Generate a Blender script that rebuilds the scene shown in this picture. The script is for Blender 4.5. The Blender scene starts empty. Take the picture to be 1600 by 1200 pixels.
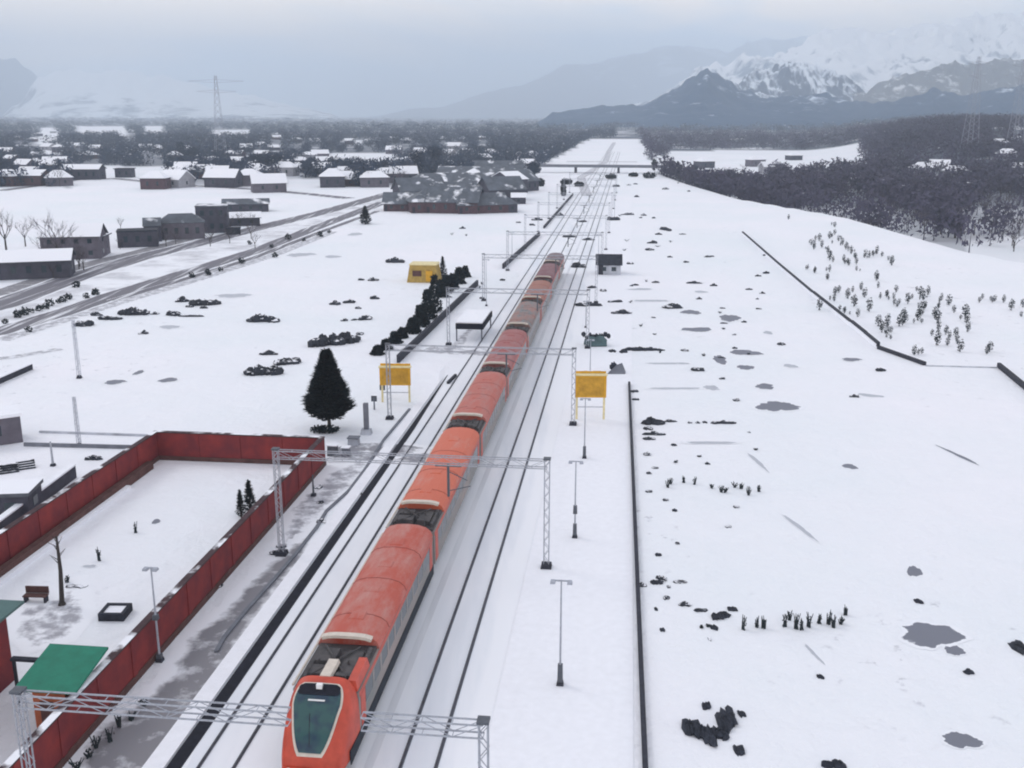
import bpy, math, random
import numpy as np
from mathutils import Vector, Matrix, noise
# ------------------------------------------------------------------ scene, camera, light
sc = bpy.context.scene
col = sc.collection
F = 1600.0; TH = math.atan(420 / 1600); H = 30.0
cam_d = bpy.data.cameras.new('camera'); cam = bpy.data.objects.new('camera', cam_d); col.objects.link(cam)
cam.location = (0, 0, H); cam.rotation_euler = (math.pi / 2 - TH, 0, 0)
cam_d.sensor_width = 36; cam_d.lens = 36.0; cam_d.clip_start = .5; cam_d.clip_end = 60000
sc.camera = cam
sc.render.engine = 'CYCLES'
sc.cycles.filter_width = 2.0
sc.cycles.volume_bounces = 2
sc.view_settings.view_transform = 'Standard'; sc.view_settings.look = 'None'
sc.view_settings.exposure = 0.0; sc.view_settings.gamma = 1.0
w = bpy.data.worlds.new('World'); sc.world = w; w.use_nodes = True
nt = w.node_tree; N = nt.nodes; L = nt.links
bg = N['Background']; bg.inputs['Strength'].default_value = 0.10
sky = N.new('ShaderNodeTexSky'); sky.sky_type = 'NISHITA'; sky.sun_disc = False
SUN_EL, SUN_AZ = math.radians(42), math.radians(-60)
sky.sun_elevation = SUN_EL; sky.sun_rotation = SUN_AZ; sky.altitude = 1600
tc = N.new('ShaderNodeTexCoord'); mp = N.new('ShaderNodeMapping'); mp.inputs['Scale'].default_value = (1, 1, 5)
nz = N.new('ShaderNodeTexNoise'); nz.inputs['Scale'].default_value = 2.3; nz.inputs['Detail'].default_value = 4; nz.inputs['Distortion'].default_value = .5
cr = N.new('ShaderNodeValToRGB')
cr.color_ramp.elements[0].position = .38; cr.color_ramp.elements[0].color = (5.0, 6.2, 7.6, 1)
cr.color_ramp.elements[1].position = .54; cr.color_ramp.elements[1].color = (10.4, 8.6, 6.6, 1)
mx = N.new('ShaderNodeMixRGB'); mx.inputs[0].default_value = .92
sxyz = N.new('ShaderNodeSeparateXYZ'); L.new(tc.outputs['Generated'], sxyz.inputs[0])
lift = N.new('ShaderNodeMapRange'); lift.inputs[1].default_value = .02; lift.inputs[2].default_value = .16; lift.inputs[3].default_value = -.12; lift.inputs[4].default_value = .16; L.new(sxyz.outputs[2], lift.inputs[0])
addn = N.new('ShaderNodeMath'); addn.operation = 'ADD'
L.new(tc.outputs['Generated'], mp.inputs[0]); L.new(mp.outputs[0], nz.inputs[0]); L.new(nz.outputs[0], addn.inputs[0]); L.new(lift.outputs[0], addn.inputs[1]); L.new(addn.outputs[0], cr.inputs[0])
low = N.new('ShaderNodeMapRange'); low.inputs[1].default_value = .03; low.inputs[2].default_value = .11; low.inputs[3].default_value = 1.75; low.inputs[4].default_value = 2.5; L.new(sxyz.outputs[2], low.inputs[0])
high = N.new('ShaderNodeMapRange'); high.inputs[1].default_value = .2; high.inputs[2].default_value = .45; high.inputs[3].default_value = 1.0; high.inputs[4].default_value = .41; L.new(sxyz.outputs[2], high.inputs[0])
gl = N.new('ShaderNodeMath'); gl.operation = 'MULTIPLY'; L.new(low.outputs[0], gl.inputs[0]); L.new(high.outputs[0], gl.inputs[1])
cm = N.new('ShaderNodeVectorMath'); cm.operation = 'SCALE'; tint = N.new('ShaderNodeMixRGB'); tint.blend_type = 'MULTIPLY'; tint.inputs[2].default_value = (.82, .98, 1.34, 1); hf = N.new('ShaderNodeMapRange'); hf.inputs[1].default_value = .15; hf.inputs[2].default_value = .35; L.new(sxyz.outputs[2], hf.inputs[0]); L.new(hf.outputs[0], tint.inputs[0]); L.new(cr.outputs[0], tint.inputs[1]); L.new(tint.outputs[0], cm.inputs[0]); L.new(gl.outputs[0], cm.inputs['Scale'])
L.new(sky.outputs[0], mx.inputs[1]); L.new(cm.outputs[0], mx.inputs[2]); L.new(mx.outputs[0], bg.inputs[0])
sd = bpy.data.lights.new('sun', 'SUN'); sd.energy = .8; sd.angle = math.radians(18); sd.color = (1, .95, .9)
sun = bpy.data.objects.new('sun', sd); col.objects.link(sun)
sv = Vector((math.sin(SUN_AZ) * math.cos(SUN_EL), math.cos(SUN_AZ) * math.cos(SUN_EL), math.sin(SUN_EL)))
sun.rotation_euler = sv.to_track_quat('Z', 'Y').to_euler()

# ------------------------------------------------------------------ coordinates
CT, ST = math.cos(TH), math.sin(TH)
def gp(px, py, z=0.0):                     # survey: ground point seen at a pixel of the 1600x1200 photograph
    dx = (px - 800) / F; dy = (600 - py) / F
    d = (dx, CT + dy * ST, -ST + dy * CT); t = (z - H) / d[2]
    return Vector((d[0] * t, d[1] * t, z))
def hz(base, py):                          # height at which a vertical over base reaches pixel row py
    dy = (600 - py) / F
    return H + (-ST + dy * CT) * base.y / (CT + dy * ST)
def ppm(p): return F / (p.y * CT + (H - p.z) * ST)
def pix(x, y, z):
    zc = y * CT + (H - z) * ST
    return 800 + F * x / zc, 600 - F * (y * ST - (H - z) * CT) / zc
A = math.atan(186 * CT / F); SA, CA = math.sin(A), math.cos(A)
def W(u, v, z=0.0): return Vector((u * SA + v * CA, u * CA - v * SA, z))
def UV(x, y): return x * SA + y * CA, x * CA - y * SA
def ss(a, b, x):
    t = min(1, max(0, (x - a) / (b - a))); return t * t * (3 - 2 * t)
EDGE = [(0, 95), (200, 90), (250, 73), (330, 62), (400, 36), (500, 19), (560, 13), (30000, 13)]
def vedge(u):
    for (a, b), (c, d) in zip(EDGE, EDGE[1:]):
        if u <= c: return b + (d - b) * max(0, (u - a)) / (c - a)
    return 13
def gz(x, y):
    u, v = UV(x, y)
    if y < 0 and u < 0: u = 0
    z = -6 * ss(0, 22, v - vedge(u))
    z += -4 * ss(0, 22, -53 - v) * ss(540, 600, u)
    r = math.hypot(x, y)
    if y > 300:
        z += 25 * ss(.27, .42, x / y) * ss(480, 1300, r) * (1 - .6 * ss(2500, 5000, r))
        z += 6 * ss(.02, -.35, 0) * 0
        z += ss(1500, 4000, r) * 10 * (noise.noise(Vector((x / 1300, y / 1300, 3))))
        z += 14 * ss(3000, 9000, r) * ss(-.05, -.4, x / y) if x < 0 else 0
    return z
def gpt(px, py):
    z = 0
    for k in range(12):
        p = gp(px, py, z); z = .5 * z + .5 * gz(p.x, p.y)
    p.z = gz(p.x, p.y); return p

# ------------------------------------------------------------------ materials
M = {}
def new_mat(name):
    m = bpy.data.materials.new(name); m.use_nodes = True; return m, m.node_tree.nodes, m.node_tree.links, m.node_tree.nodes['Principled BSDF']
SNOW = (.84, .85, .90)
def mat(name, c, rough=.8, var=.25, scale=3.0, bump=0.0, metal=0.0, c2=None, spec=.3, snow=None, sn_scale=1.5, stretch=None):
    """noise-varied colour; snow=(normal threshold, cover 0..1) lays snow on faces that look up"""
    m, n, l, b = new_mat(name)
    b.inputs['Roughness'].default_value = rough; b.inputs['Metallic'].default_value = metal
    b.inputs['Specular IOR Level'].default_value = spec
    tc = n.new('ShaderNodeTexCoord'); no = n.new('ShaderNodeTexNoise'); no.inputs['Scale'].default_value = scale; no.inputs['Detail'].default_value = 6; no.inputs['Roughness'].default_value = .65
    if stretch:
        mp = n.new('ShaderNodeMapping'); mp.inputs['Scale'].default_value = stretch; l.new(tc.outputs['Object'], mp.inputs[0]); l.new(mp.outputs[0], no.inputs[0])
    else: l.new(tc.outputs['Object'], no.inputs[0])
    r = n.new('ShaderNodeValToRGB'); r.color_ramp.elements[0].position = .3; r.color_ramp.elements[1].position = .7
    d = c2 or tuple(x * (1 + var) for x in c); e = c if c2 else tuple(x * (1 - var) for x in c)
    r.color_ramp.elements[0].color = (*e, 1); r.color_ramp.elements[1].color = (*[min(1, x) for x in d], 1)
    l.new(no.outputs[0], r.inputs[0]); out = r.outputs[0]
    if snow:
        g = n.new('ShaderNodeNewGeometry'); sp = n.new('ShaderNodeSeparateXYZ'); l.new(g.outputs['Normal'], sp.inputs[0])
        n2 = n.new('ShaderNodeTexNoise'); n2.inputs['Scale'].default_value = sn_scale; n2.inputs['Detail'].default_value = 5; l.new(g.outputs['Position'], n2.inputs[0])
        a = n.new('ShaderNodeMath'); a.operation = 'MULTIPLY_ADD'; a.inputs[1].default_value = 1.2; l.new(n2.outputs[0], a.inputs[0]); l.new(sp.outputs[2], a.inputs[2])
        mr = n.new('ShaderNodeMapRange'); mr.inputs[1].default_value = snow[0] + 1.2 * (.5 + (.5 - snow[1]) * .55) ; mr.inputs[2].default_value = mr.inputs[1].default_value + .12
        l.new(a.outputs[0], mr.inputs[0]); mx = n.new('ShaderNodeMixRGB'); l.new(mr.outputs[0], mx.inputs[0]); l.new(out, mx.inputs[1]); mx.inputs[2].default_value = (*SNOW, 1); out = mx.outputs[0]
    l.new(out, b.inputs['Base Color'])
    if bump:
        bp = n.new('ShaderNodeBump'); bp.inputs['Strength'].default_value = bump; bp.inputs['Distance'].default_value = .05; l.new(no.outputs[0], bp.inputs['Height']); l.new(bp.outputs[0], b.inputs['Normal'])
    M[name] = m; return m
mat('dark_stone', (.035, .037, .05), .9, .4, 3, .4)
mat('rubble', (.03, .034, .045), .9, .5, 2, .5, snow=(.86, .42), sn_scale=.9)
mat('rubble_bare', (.028, .032, .045), .9, .5, 2, .5)
mat('grey_patch', (.16, .17, .21), .5, .2, .7, .1)
mat('pale_patch', (.42, .44, .49), .7, .3, .6, .1)
mat('rail', (.07, .07, .085), .55, .3, 4, 0, .3)
mat('steel', (.36, .38, .43), .6, .2, 5, 0, .2)
mat('dark_steel', (.10, .11, .13), .6, .2, 5, 0, .2)
mat('pale_mast', (.36, .38, .44), .7, .15, 4)
mat('red_wall', (.12, .022, .03), .85, .25, .55, .3, c2=(.25, .035, .032))
mat('brown_plinth', (.10, .05, .045), .9, .3, 1.2, .3)
mat('coping', (.06, .035, .04), .9, .3, 2, 0, snow=(.75, .12), sn_scale=.5)
mat('green_roof', (.0, .13, .08), .55, .1, 1.2, 0, c2=(.004, .19, .12))
mat('pale_green_roof', (.09, .16, .155), .6, .15, 1.2)
mat('rust_wall', (.36, .10, .045), .8, .3, 1.2)
mat('yellow', (.62, .33, .02), .6, .15, 2, 0, snow=(.9, .4))
mat('yellow_dull', (.40, .27, .07), .6, .25, 2, 0)
mat('pale_yellow', (.72, .62, .35), .6, .15, 2)
mat('glass_dark', (.02, .035, .045), .12, .4, 1, spec=.6)
mat('house_wall', (.12, .11, .135), .9, .25, .8)
mat('house_wall_dark', (.06, .06, .08), .9, .3, .8)
mat('house_wall_pale', (.30, .30, .33), .9, .2, .8)
mat('house_wall_red', (.085, .052, .062), .9, .25, .8)
mat('snow_roof', (.10, .11, .13), .8, .2, 1, 0, snow=(.45, .72), sn_scale=.35)
mat('snow_cap', SNOW, .7, .04, 2, .3)
mat('sheet_roof', (.085, .098, .12), .6, .4, .3, 0, snow=(.66, .08), sn_scale=.2)
mat('bark', (.055, .048, .045), .95, .3, 6, .3)
mat('twigs', (.09, .078, .09), .95, .35, .8, snow=(.85, .3))
mat('twigs_purple', (.075, .064, .085), .95, .35, .8)
mat('conifer', (.008, .014, .017), .9, .5, 1.5)
mat('sapling', (.024, .033, .038), .9, .4, 2)
mat('far_crown', (.036, .050, .082), .95, .4, .02, snow=(.8, .2), sn_scale=.1)
mat('purple_crown', (.066, .060, .094), .95, .35, .02, snow=(.85, .15), sn_scale=.1)
mat('kerb', (.16, .17, .20), .9, .2, 1)
mat('black_face', (.012, .013, .022), .9, .4, 2)
mat('trash_red', (.2, .05, .05), .8)

def snow_ground():
    m, n, l, b = new_mat('snow_ground'); b.inputs['Roughness'].default_value = .65; b.inputs['Specular IOR Level'].default_value = .2
    g = n.new('ShaderNodeNewGeometry')
    def noise_(s, d=6, r=.6, vec=None):
        x = n.new('ShaderNodeTexNoise'); x.inputs['Scale'].default_value = s; x.inputs['Detail'].default_value = d; x.inputs['Roughness'].default_value = r
        l.new(vec or g.outputs['Position'], x.inputs[0]); return x.outputs[0]
    def ramp(src, a, b_, ca, cb):
        r = n.new('ShaderNodeValToRGB'); r.color_ramp.elements[0].position = a; r.color_ramp.elements[1].position = b_; r.color_ramp.elements[0].color = ca; r.color_ramp.elements[1].color = cb; l.new(src, r.inputs[0]); return r.outputs[0]
    base = ramp(noise_(.03, 5), .3, .7, (.79, .83, .87, 1), (.87, .86, .91, 1))
    # thin soil and dead grass showing through the snow, very sparse
    sp = ramp(noise_(.55, 8, .72), .60, .66, (0, 0, 0, 1), (.75, .75, .75, 1))
    sp2 = ramp(noise_(.02, 3), .50, .60, (0, 0, 0, 1), (1, 1, 1, 1))
    mu = n.new('ShaderNodeMath'); mu.operation = 'MULTIPLY'; l.new(sp, mu.inputs[0]); l.new(sp2, mu.inputs[1])
    m1 = n.new('ShaderNodeMixRGB'); l.new(mu.outputs[0], m1.inputs[0]); l.new(base, m1.inputs[1]); m1.inputs[2].default_value = (.40, .40, .45, 1)
    # woodland floor, from the 'wood' attribute
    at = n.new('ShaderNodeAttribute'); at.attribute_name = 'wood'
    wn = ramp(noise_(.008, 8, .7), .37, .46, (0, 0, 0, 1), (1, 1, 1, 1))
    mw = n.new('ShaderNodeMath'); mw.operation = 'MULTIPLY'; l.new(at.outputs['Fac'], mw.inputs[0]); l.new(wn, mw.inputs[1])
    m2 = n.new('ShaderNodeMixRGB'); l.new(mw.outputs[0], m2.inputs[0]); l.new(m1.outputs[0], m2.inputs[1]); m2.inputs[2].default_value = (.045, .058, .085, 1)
    l.new(m2.outputs[0], b.inputs['Base Color'])
    bp = n.new('ShaderNodeBump'); bp.inputs['Strength'].default_value = .6; bp.inputs['Distance'].default_value = .8
    l.new(noise_(.35, 8, .6), bp.inputs['Height']); l.new(bp.outputs[0], b.inputs['Normal'])
    M['snow_ground'] = m
snow_ground()
def slush(name, c, cover, scale, stretch=(1, 1, 1), sharp=.1, world=False, rim=.34):
    """trodden snow over a darker surface"""
    m, n, l, b = new_mat(name); b.inputs['Roughness'].default_value = .7
    tc = n.new('ShaderNodeTexCoord'); mp = n.new('ShaderNodeMapping'); mp.inputs['Scale'].default_value = stretch; l.new(n.new('ShaderNodeNewGeometry').outputs['Position'] if world else tc.outputs['Object'], mp.inputs[0])
    no = n.new('ShaderNodeTexNoise'); no.inputs['Scale'].default_value = scale; no.inputs['Detail'].default_value = 7; no.inputs['Roughness'].default_value = .65; l.new(mp.outputs[0], no.inputs[0])
    r = n.new('ShaderNodeValToRGB'); r.color_ramp.elements[0].position = cover - sharp; r.color_ramp.elements[1].position = cover + sharp
    r.color_ramp.elements[0].color = (*c, 1); r.color_ramp.elements[1].color = (.83, .845, .89, 1)
    at = n.new('ShaderNodeAttribute'); at.attribute_name = 'fade'                      # 1 inside the trodden area, 0 at its rim
    f1 = n.new('ShaderNodeMath'); f1.operation = 'SUBTRACT'; f1.inputs[0].default_value = 1; l.new(at.outputs['Fac'], f1.inputs[1])
    f2 = n.new('ShaderNodeMath'); f2.operation = 'MULTIPLY_ADD'; f2.inputs[1].default_value = rim; l.new(f1.outputs[0], f2.inputs[0]); l.new(no.outputs[0], f2.inputs[2])
    l.new(f2.outputs[0], r.inputs[0]); l.new(r.outputs[0], b.inputs['Base Color']); M[name] = m
slush('slush_path', (.34, .34, .38), .53, .9, sharp=.10)
slush('wet_path', (.21, .205, .225), .67, .6, sharp=.13, rim=.5)
slush('melt_patch', (.17, .18, .22), .74, .9, sharp=.05, world=True, rim=.62)
slush('faint_patch', (.44, .46, .51), .70, 1.1, sharp=.10, world=True, rim=.55)
slush('track_snow', (.66, .70, .77), .40, .25, (1, .12, 1), .16)
slush('road', (.13, .125, .15), .60, .9, (1, .04, 1), .07)
slush('median_snow', (.40, .40, .44), .42, .12, (1, 1, 1), .14)
slush('soft_strip', (.60, .62, .67), .56, .5, (1, .1, 1), .25)
slush('verge', (.24, .24, .27), .53, .35, (1, 1, 1), .06)

# ------------------------------------------------------------------ mesh helpers
class MB:
    def __init__(s): s.v = []; s.f = []
    def add(s, vs, fs):
        o = len(s.v); s.v += [tuple(x) for x in vs]; s.f += [tuple(i + o for i in f) for f in fs]; return s
    def box(s, x0, x1, y0, y1, z0, z1, t=0.0):
        c = [(x0, y0, z0), (x1, y0, z0), (x1, y1, z0), (x0, y1, z0), (x0 + t, y0 + t, z1), (x1 - t, y0 + t, z1), (x1 - t, y1 - t, z1), (x0 + t, y1 - t, z1)]
        return s.add(c, [(3, 2, 1, 0), (4, 5, 6, 7), (0, 1, 5, 4), (1, 2, 6, 5), (2, 3, 7, 6), (3, 0, 4, 7)])
    def tube(s, p, q, r0, r1=None, n=6):
        p, q = Vector(p), Vector(q); r1 = r0 if r1 is None else r1
        d = (q - p).normalized(); a = d.orthogonal().normalized(); b = d.cross(a)
        vs = []
        for c, r in ((p, r0), (q, r1)):
            for i in range(n):
                t = 2 * math.pi * i / n; vs.append(c + a * math.cos(t) * r + b * math.sin(t) * r)
        fs = [(i, (i + 1) % n, n + (i + 1) % n, n + i) for i in range(n)] + [tuple(range(n))[::-1], tuple(range(n, 2 * n))]
        return s.add(vs, fs)
    def bar(s, p, q, wd, ht):              # box section between two points, p and q at its centre line
        p, q = Vector(p), Vector(q); d = (q - p).normalized()
        up = Vector((0, 0, 1)) if abs(d.z) < .95 else Vector((0, 1, 0))
        a = d.cross(up).normalized() * wd / 2; b = a.cross(d).normalized() * ht / 2
        vs = [p - a - b, p + a - b, p + a + b, p - a + b, q - a - b, q + a - b, q + a + b, q - a + b]
        return s.add(vs, [(3, 2, 1, 0), (4, 5, 6, 7), (0, 1, 5, 4), (1, 2, 6, 5), (2, 3, 7, 6), (3, 0, 4, 7)])
    def prism(s, pts, z0, z1):
        n = len(pts); vs = [(x, y, z0) for x, y in pts] + [(x, y, z1) for x, y in pts]
        return s.add(vs, [tuple(range(n))[::-1], tuple(range(n, 2 * n))] + [(i, (i + 1) % n, n + (i + 1) % n, n + i) for i in range(n)])
    def blob(s, c, r, seed, k=9, j=.3):
        rn = random.Random(seed); vs = []; fs = []; rings = 5
        for a in range(rings + 1):
            ph = math.pi * a / rings
            for i in range(k):
                t = 2 * math.pi * i / k; m = 1 + rn.uniform(-j, j)
                vs.append((c[0] + r[0] * math.sin(ph) * math.cos(t) * m, c[1] + r[1] * math.sin(ph) * math.sin(t) * m, c[2] + r[2] * math.cos(ph) * m))
        for a in range(rings):
            for i in range(k): fs.append((a * k + i, (a + 1) * k + i, (a + 1) * k + (i + 1) % k, a * k + (i + 1) % k))
        return s.add(vs, fs)
    def build(s, name, m, parent=None, smooth=False, **kw):
        me = bpy.data.meshes.new(name); me.from_pydata(s.v, [], s.f); me.update()
        if smooth: me.polygons.foreach_set('use_smooth', [True] * len(me.polygons))
        o = bpy.data.objects.new(name, me); col.objects.link(o); me.materials.append(M[m] if isinstance(m, str) else m)
        if parent: o.parent = parent
        for k, x in kw.items(): o[k] = x
        return o
def tag(o, label, cat, group=None):
    n = len(label.split()); assert 4 <= n <= 16, (n, label)
    o['label'] = label; o['category'] = cat
    if group: o['group'] = group
    return o
def thing(name, label, cat, loc, rz=0.0, group=None):
    o = bpy.data.objects.new(name, None); col.objects.link(o); o.location = loc; o.rotation_euler = (0, 0, rz); o.empty_display_size = .1
    return tag(o, label, cat, group)
def dup(root, loc, rz=0.0, s=None, label=None, group=None):
    r = root.copy(); col.objects.link(r); r.location = loc; r.rotation_euler = (0, 0, rz)
    if s is not None: r.scale = (s, s, s) if not isinstance(s, tuple) else s
    if label: r['label'] = label
    if group: r['group'] = group
    for c in list(root.children):
        d = c.copy(); col.objects.link(d); d.parent = r
        for g in list(c.children): e = g.copy(); col.objects.link(e); e.parent = d
    return r
def ground_sheet(name, pts, m, z=.02, step=4.0, jag=0.0, **kw):
    """a strip or polygon laid just over the ground; pts = polygon"""
    mb = MB()
    if jag:
        out = []
        rn = random.Random(len(pts) * 7 + int(pts[0][0] * 10))
        for (a, b) in zip(pts, pts[1:] + pts[:1]):
            a, b = Vector(a[:2]), Vector(b[:2]); n = max(1, int((b - a).length / step)); nn = Vector((-(b - a).y, (b - a).x)).normalized()
            for i in range(n): q = a.lerp(b, i / n); out.append(q + nn * jag * (1.8 * noise.noise(Vector((q.x * .9, q.y * .9, 1))) + .8 * noise.noise(Vector((q.x * 3, q.y * 3, 4)))) * min(1, 4 * i / n, 4 * (1 - i / n)))
        pts = out
    vs = [(p[0], p[1], gz(p[0], p[1]) + z) for p in pts]
    mb.add(vs, [tuple(range(len(vs)))]); o = mb.build(name, m)
    for k, x in kw.items(): o[k] = x
    return o
def strip(name, pts, width, m, z=.02, n=8, **kw):
    P = []
    for a, b in zip(pts, pts[1:]):
        for i in range(n): P.append(a.lerp(b, i / n))
    P.append(pts[-1]); mb = MB(); vs = []; fs = []
    for i, p in enumerate(P):
        d = (P[min(i + 1, len(P) - 1)] - P[max(i - 1, 0)]); d.z = 0; d.normalize(); q = Vector((d.y, -d.x, 0)) * width / 2
        for s_ in (-1, -.8, .8, 1):
            a = p + q * s_; vs.append((a.x, a.y, gz(a.x, a.y) + z))
        if i: fs += [(4 * i - 4 + e, 4 * i - 3 + e, 4 * i + 1 + e, 4 * i + e) for e in range(3)]
    mb.add(vs, fs); o = mb.build(name, m); o.data.attributes.new('fade', 'FLOAT', 'POINT').data.foreach_set('value', [0, 1, 1, 0] * len(P))
    for k, x in kw.items(): o[k] = x
    return o

# ------------------------------------------------------------------ terrain
def in_fields(px, py):
    for a, b, c, d in ((60, 198, 90, 220), (115, 196, 196, 209), (225, 196, 256, 209), (330, 200, 392, 212), (104, 250, 264, 283), (520, 232, 615, 266), (478, 236, 520, 256),
                       (446, 278, 515, 296), (532, 214, 590, 222), (1040, 226, 1350, 258), (1020, 236, 1200, 268), (60, 226, 100, 234)):
        if a < px < c and b < py < d: return True
    return False
def redge(px):
    P = [(1000, 270), (1040, 278), (1130, 303), (1300, 330), (1450, 372), (1600, 404), (2200, 470)]
    for (a, b), (c, d) in zip(P, P[1:]):
        if px <= c: return b + (d - b) * (px - a) / (c - a)
    return 500
def wood(px, py, u, v):
    """0..1 tree cover at a place given by where the survey picture has it"""
    if u > 480 and -54 < v < 15: return 0 if u < 1380 else 1
    if in_fields(px, py): return .04
    if px > 1030:
        e = redge(px)
        if py > e - 3: return 0
        if px > 1510 and py > 340: return .12
        if px > 1200 and py > 300: return .5
        if py > 262: return .8
        return 1
    if py < 185: return 1
    if py < 232: return .9
    if px > 860: return .9 if py < 262 else 0
    if px < 105: return .8 if py < 270 else (.5 if py < 292 else 0)
    if px < 265: return .85 if py < 250 else 0
    if px < 470: return .95 if py < 270 else .4 if py < 290 else 0
    if px < 640: return .75 if py < 292 else 0
    return .95 if py < 268 else 0
def build_terrain():
    nr, na = 230, 420; rs = [0.5] + [4 * (17500 / 4) ** (i / (nr - 2)) for i in range(nr - 1)]
    vs = []; ws = []
    a0, a1 = -1.25, 1.25
    for i, r in enumerate(rs):
        for j in range(na):
            a = a0 + (a1 - a0) * j / (na - 1); x, y = r * math.sin(a), r * math.cos(a) - 25
            z = gz(x, y)
            u, v = UV(x, y)
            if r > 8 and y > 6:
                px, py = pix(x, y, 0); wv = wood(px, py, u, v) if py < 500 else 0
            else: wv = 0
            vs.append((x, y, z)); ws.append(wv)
    fs = [(i * na + j, i * na + j + 1, (i + 1) * na + j + 1, (i + 1) * na + j) for i in range(nr - 1) for j in range(na - 1)]
    fs = [f[::-1] for f in fs]
    mb = MB(); mb.v = vs; mb.f = fs; o = mb.build('ground', 'snow_ground', smooth=True, kind='structure')
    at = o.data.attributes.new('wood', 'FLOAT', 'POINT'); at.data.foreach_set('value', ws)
build_terrain()

def mountain(name, D0, D1, prof, c_rock, c_snow, lo, hi, seed, amp=.22, nx=300, nr=90, fr=1.0, crest=.55, slope_w=.9, streak=None):
    """a range as a height field in azimuth and distance"""
    x0, x1 = prof[0][0], prof[-1][0]
    def top(px):
        for (a, b), (c, d) in zip(prof, prof[1:]):
            if px <= c: t = (px - a) / (c - a); return b + (d - b) * t
        return prof[-1][1]
    vs = []
    for j in range(nr):
        t = j / (nr - 1); D = D0 + (D1 - D0) * t
        sh = (t / crest) ** 1.25 if t < crest else max(0, 1 - ((t - crest) / (1 - crest)) ** 1.4)
        for i in range(nx):
            px = x0 + (x1 - x0) * i / (nx - 1); dx = (px - 800) / F
            zt = hz(Vector((0, D0 + (D1 - D0) * crest, 0)), top(px)); zt = max(zt, 4)
            x, y = dx * D * 1.0 / CT * .975, D
            q = Vector((x * fr / 620, y * fr / 1000, seed))
            rg = 1 - abs(noise.noise(q)) * 2; rg2 = 1 - abs(noise.noise(q * 2.3 + Vector((5, 1, 0)))) * 2; rg3 = noise.noise(q * 6.1); rg4 = noise.noise(q * 13.0)
            n = (rg - .7) * .6 + (rg2 - .7) * .4 + rg3 * .3 + rg4 * .16
            z = sh * zt * (1 + amp * 1.6 * n * (1 if t < crest * 1.2 else .5)) - 12 * (1 - min(1, sh * 6))
            if j in (0, nr - 1) : z = -30
            e = min(i, nx - 1 - i) / 12
            if e < 1: z = z * e - 20 * (1 - e)
            vs.append((x, y, z))
    fs = [(j * nx + i, j * nx + i + 1, (j + 1) * nx + i + 1, (j + 1) * nx + i) for j in range(nr - 1) for i in range(nx - 1)]
    m, n_, l, b = new_mat(name + '_cover'); b.inputs['Roughness'].default_value = .9; b.inputs['Specular IOR Level'].default_value = .1
    g = n_.new('ShaderNodeNewGeometry'); sx = n_.new('ShaderNodeSeparateXYZ'); l.new(g.outputs['Position'], sx.inputs[0])
    nn = n_.new('ShaderNodeTexNoise'); nn.inputs['Scale'].default_value = .0032 * fr; nn.inputs['Detail'].default_value = 9; nn.inputs['Roughness'].default_value = .68; nn.inputs['Distortion'].default_value = .6
    if streak:
        mp = n_.new('ShaderNodeMapping'); mp.inputs['Scale'].default_value = streak[0]; mp.inputs['Rotation'].default_value = (0, streak[1], 0); l.new(g.outputs['Position'], mp.inputs[0]); l.new(mp.outputs[0], nn.inputs[0])
    else: l.new(g.outputs['Position'], nn.inputs[0])
    sn = n_.new('ShaderNodeSeparateXYZ'); l.new(g.outputs['Normal'], sn.inputs[0])
    mr = n_.new('ShaderNodeMapRange'); mr.inputs[1].default_value = lo; mr.inputs[2].default_value = hi; mr.clamp = False; l.new(sx.outputs[2], mr.inputs[0])
    ad = n_.new('ShaderNodeMath'); ad.operation = 'MULTIPLY_ADD'; ad.inputs[1].default_value = 2.6; l.new(nn.outputs[0], ad.inputs[0]); l.new(mr.outputs[0], ad.inputs[2])
    a2 = n_.new('ShaderNodeMath'); a2.operation = 'MULTIPLY_ADD'; a2.inputs[1].default_value = slope_w; l.new(sn.outputs[2], a2.inputs[0]); l.new(ad.outputs[0], a2.inputs[2])
    r = n_.new('ShaderNodeMapRange'); r.inputs[1].default_value = 2.5; r.inputs[2].default_value = 2.8; l.new(a2.outputs[0], r.inputs[0])
    mx = n_.new('ShaderNodeMixRGB'); l.new(r.outputs[0], mx.inputs[0]); mx.inputs[1].default_value = (*c_rock, 1); mx.inputs[2].default_value = (*c_snow, 1); l.new(mx.outputs[0], b.inputs['Base Color'])
    M[name + '_cover'] = m
    mb = MB(); mb.v = vs; mb.f = fs; return mb.build(name, m, smooth=True, kind='structure')
mountain('foothills', 2500, 4600, [(820, 180), (900, 172), (1000, 160), (1045, 134), (1075, 114), (1090, 106), (1105, 118), (1135, 142), (1180, 152), (1240, 146), (1300, 156), (1340, 162), (1400, 152), (1430, 138), (1480, 150), (1540, 136), (1600, 124), (1750, 108), (2100, 104)],
         (.010, .050, .115), (.72, .80, .90), 60, 560, 1.3, amp=.24, nx=380, nr=120, fr=2.6, slope_w=1.0)
mountain('middle_ridge', 3900, 5300, [(1060, 178), (1110, 140), (1160, 112), (1205, 95), (1250, 97), (1290, 116), (1330, 146), (1390, 160), (1460, 178)],
         (.03, .06, .11), (.80, .86, .93), -120, 420, 3.3, amp=.22, nx=260, nr=100, fr=3.0, slope_w=1.0, streak=((1.6, .4, .5), .75))
mountain('lower_slope', 3900, 5000, [(1250, 178), (1310, 146), (1360, 124), (1420, 106), (1500, 96), (1600, 88), (2100, 82)],
         (.16, .17, .18), (.74, .76, .78), -500, 700, 5.5, amp=.16, nx=220, nr=80, fr=4.5, slope_w=.6, streak=((1.3, .7, .7), .5))
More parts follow.
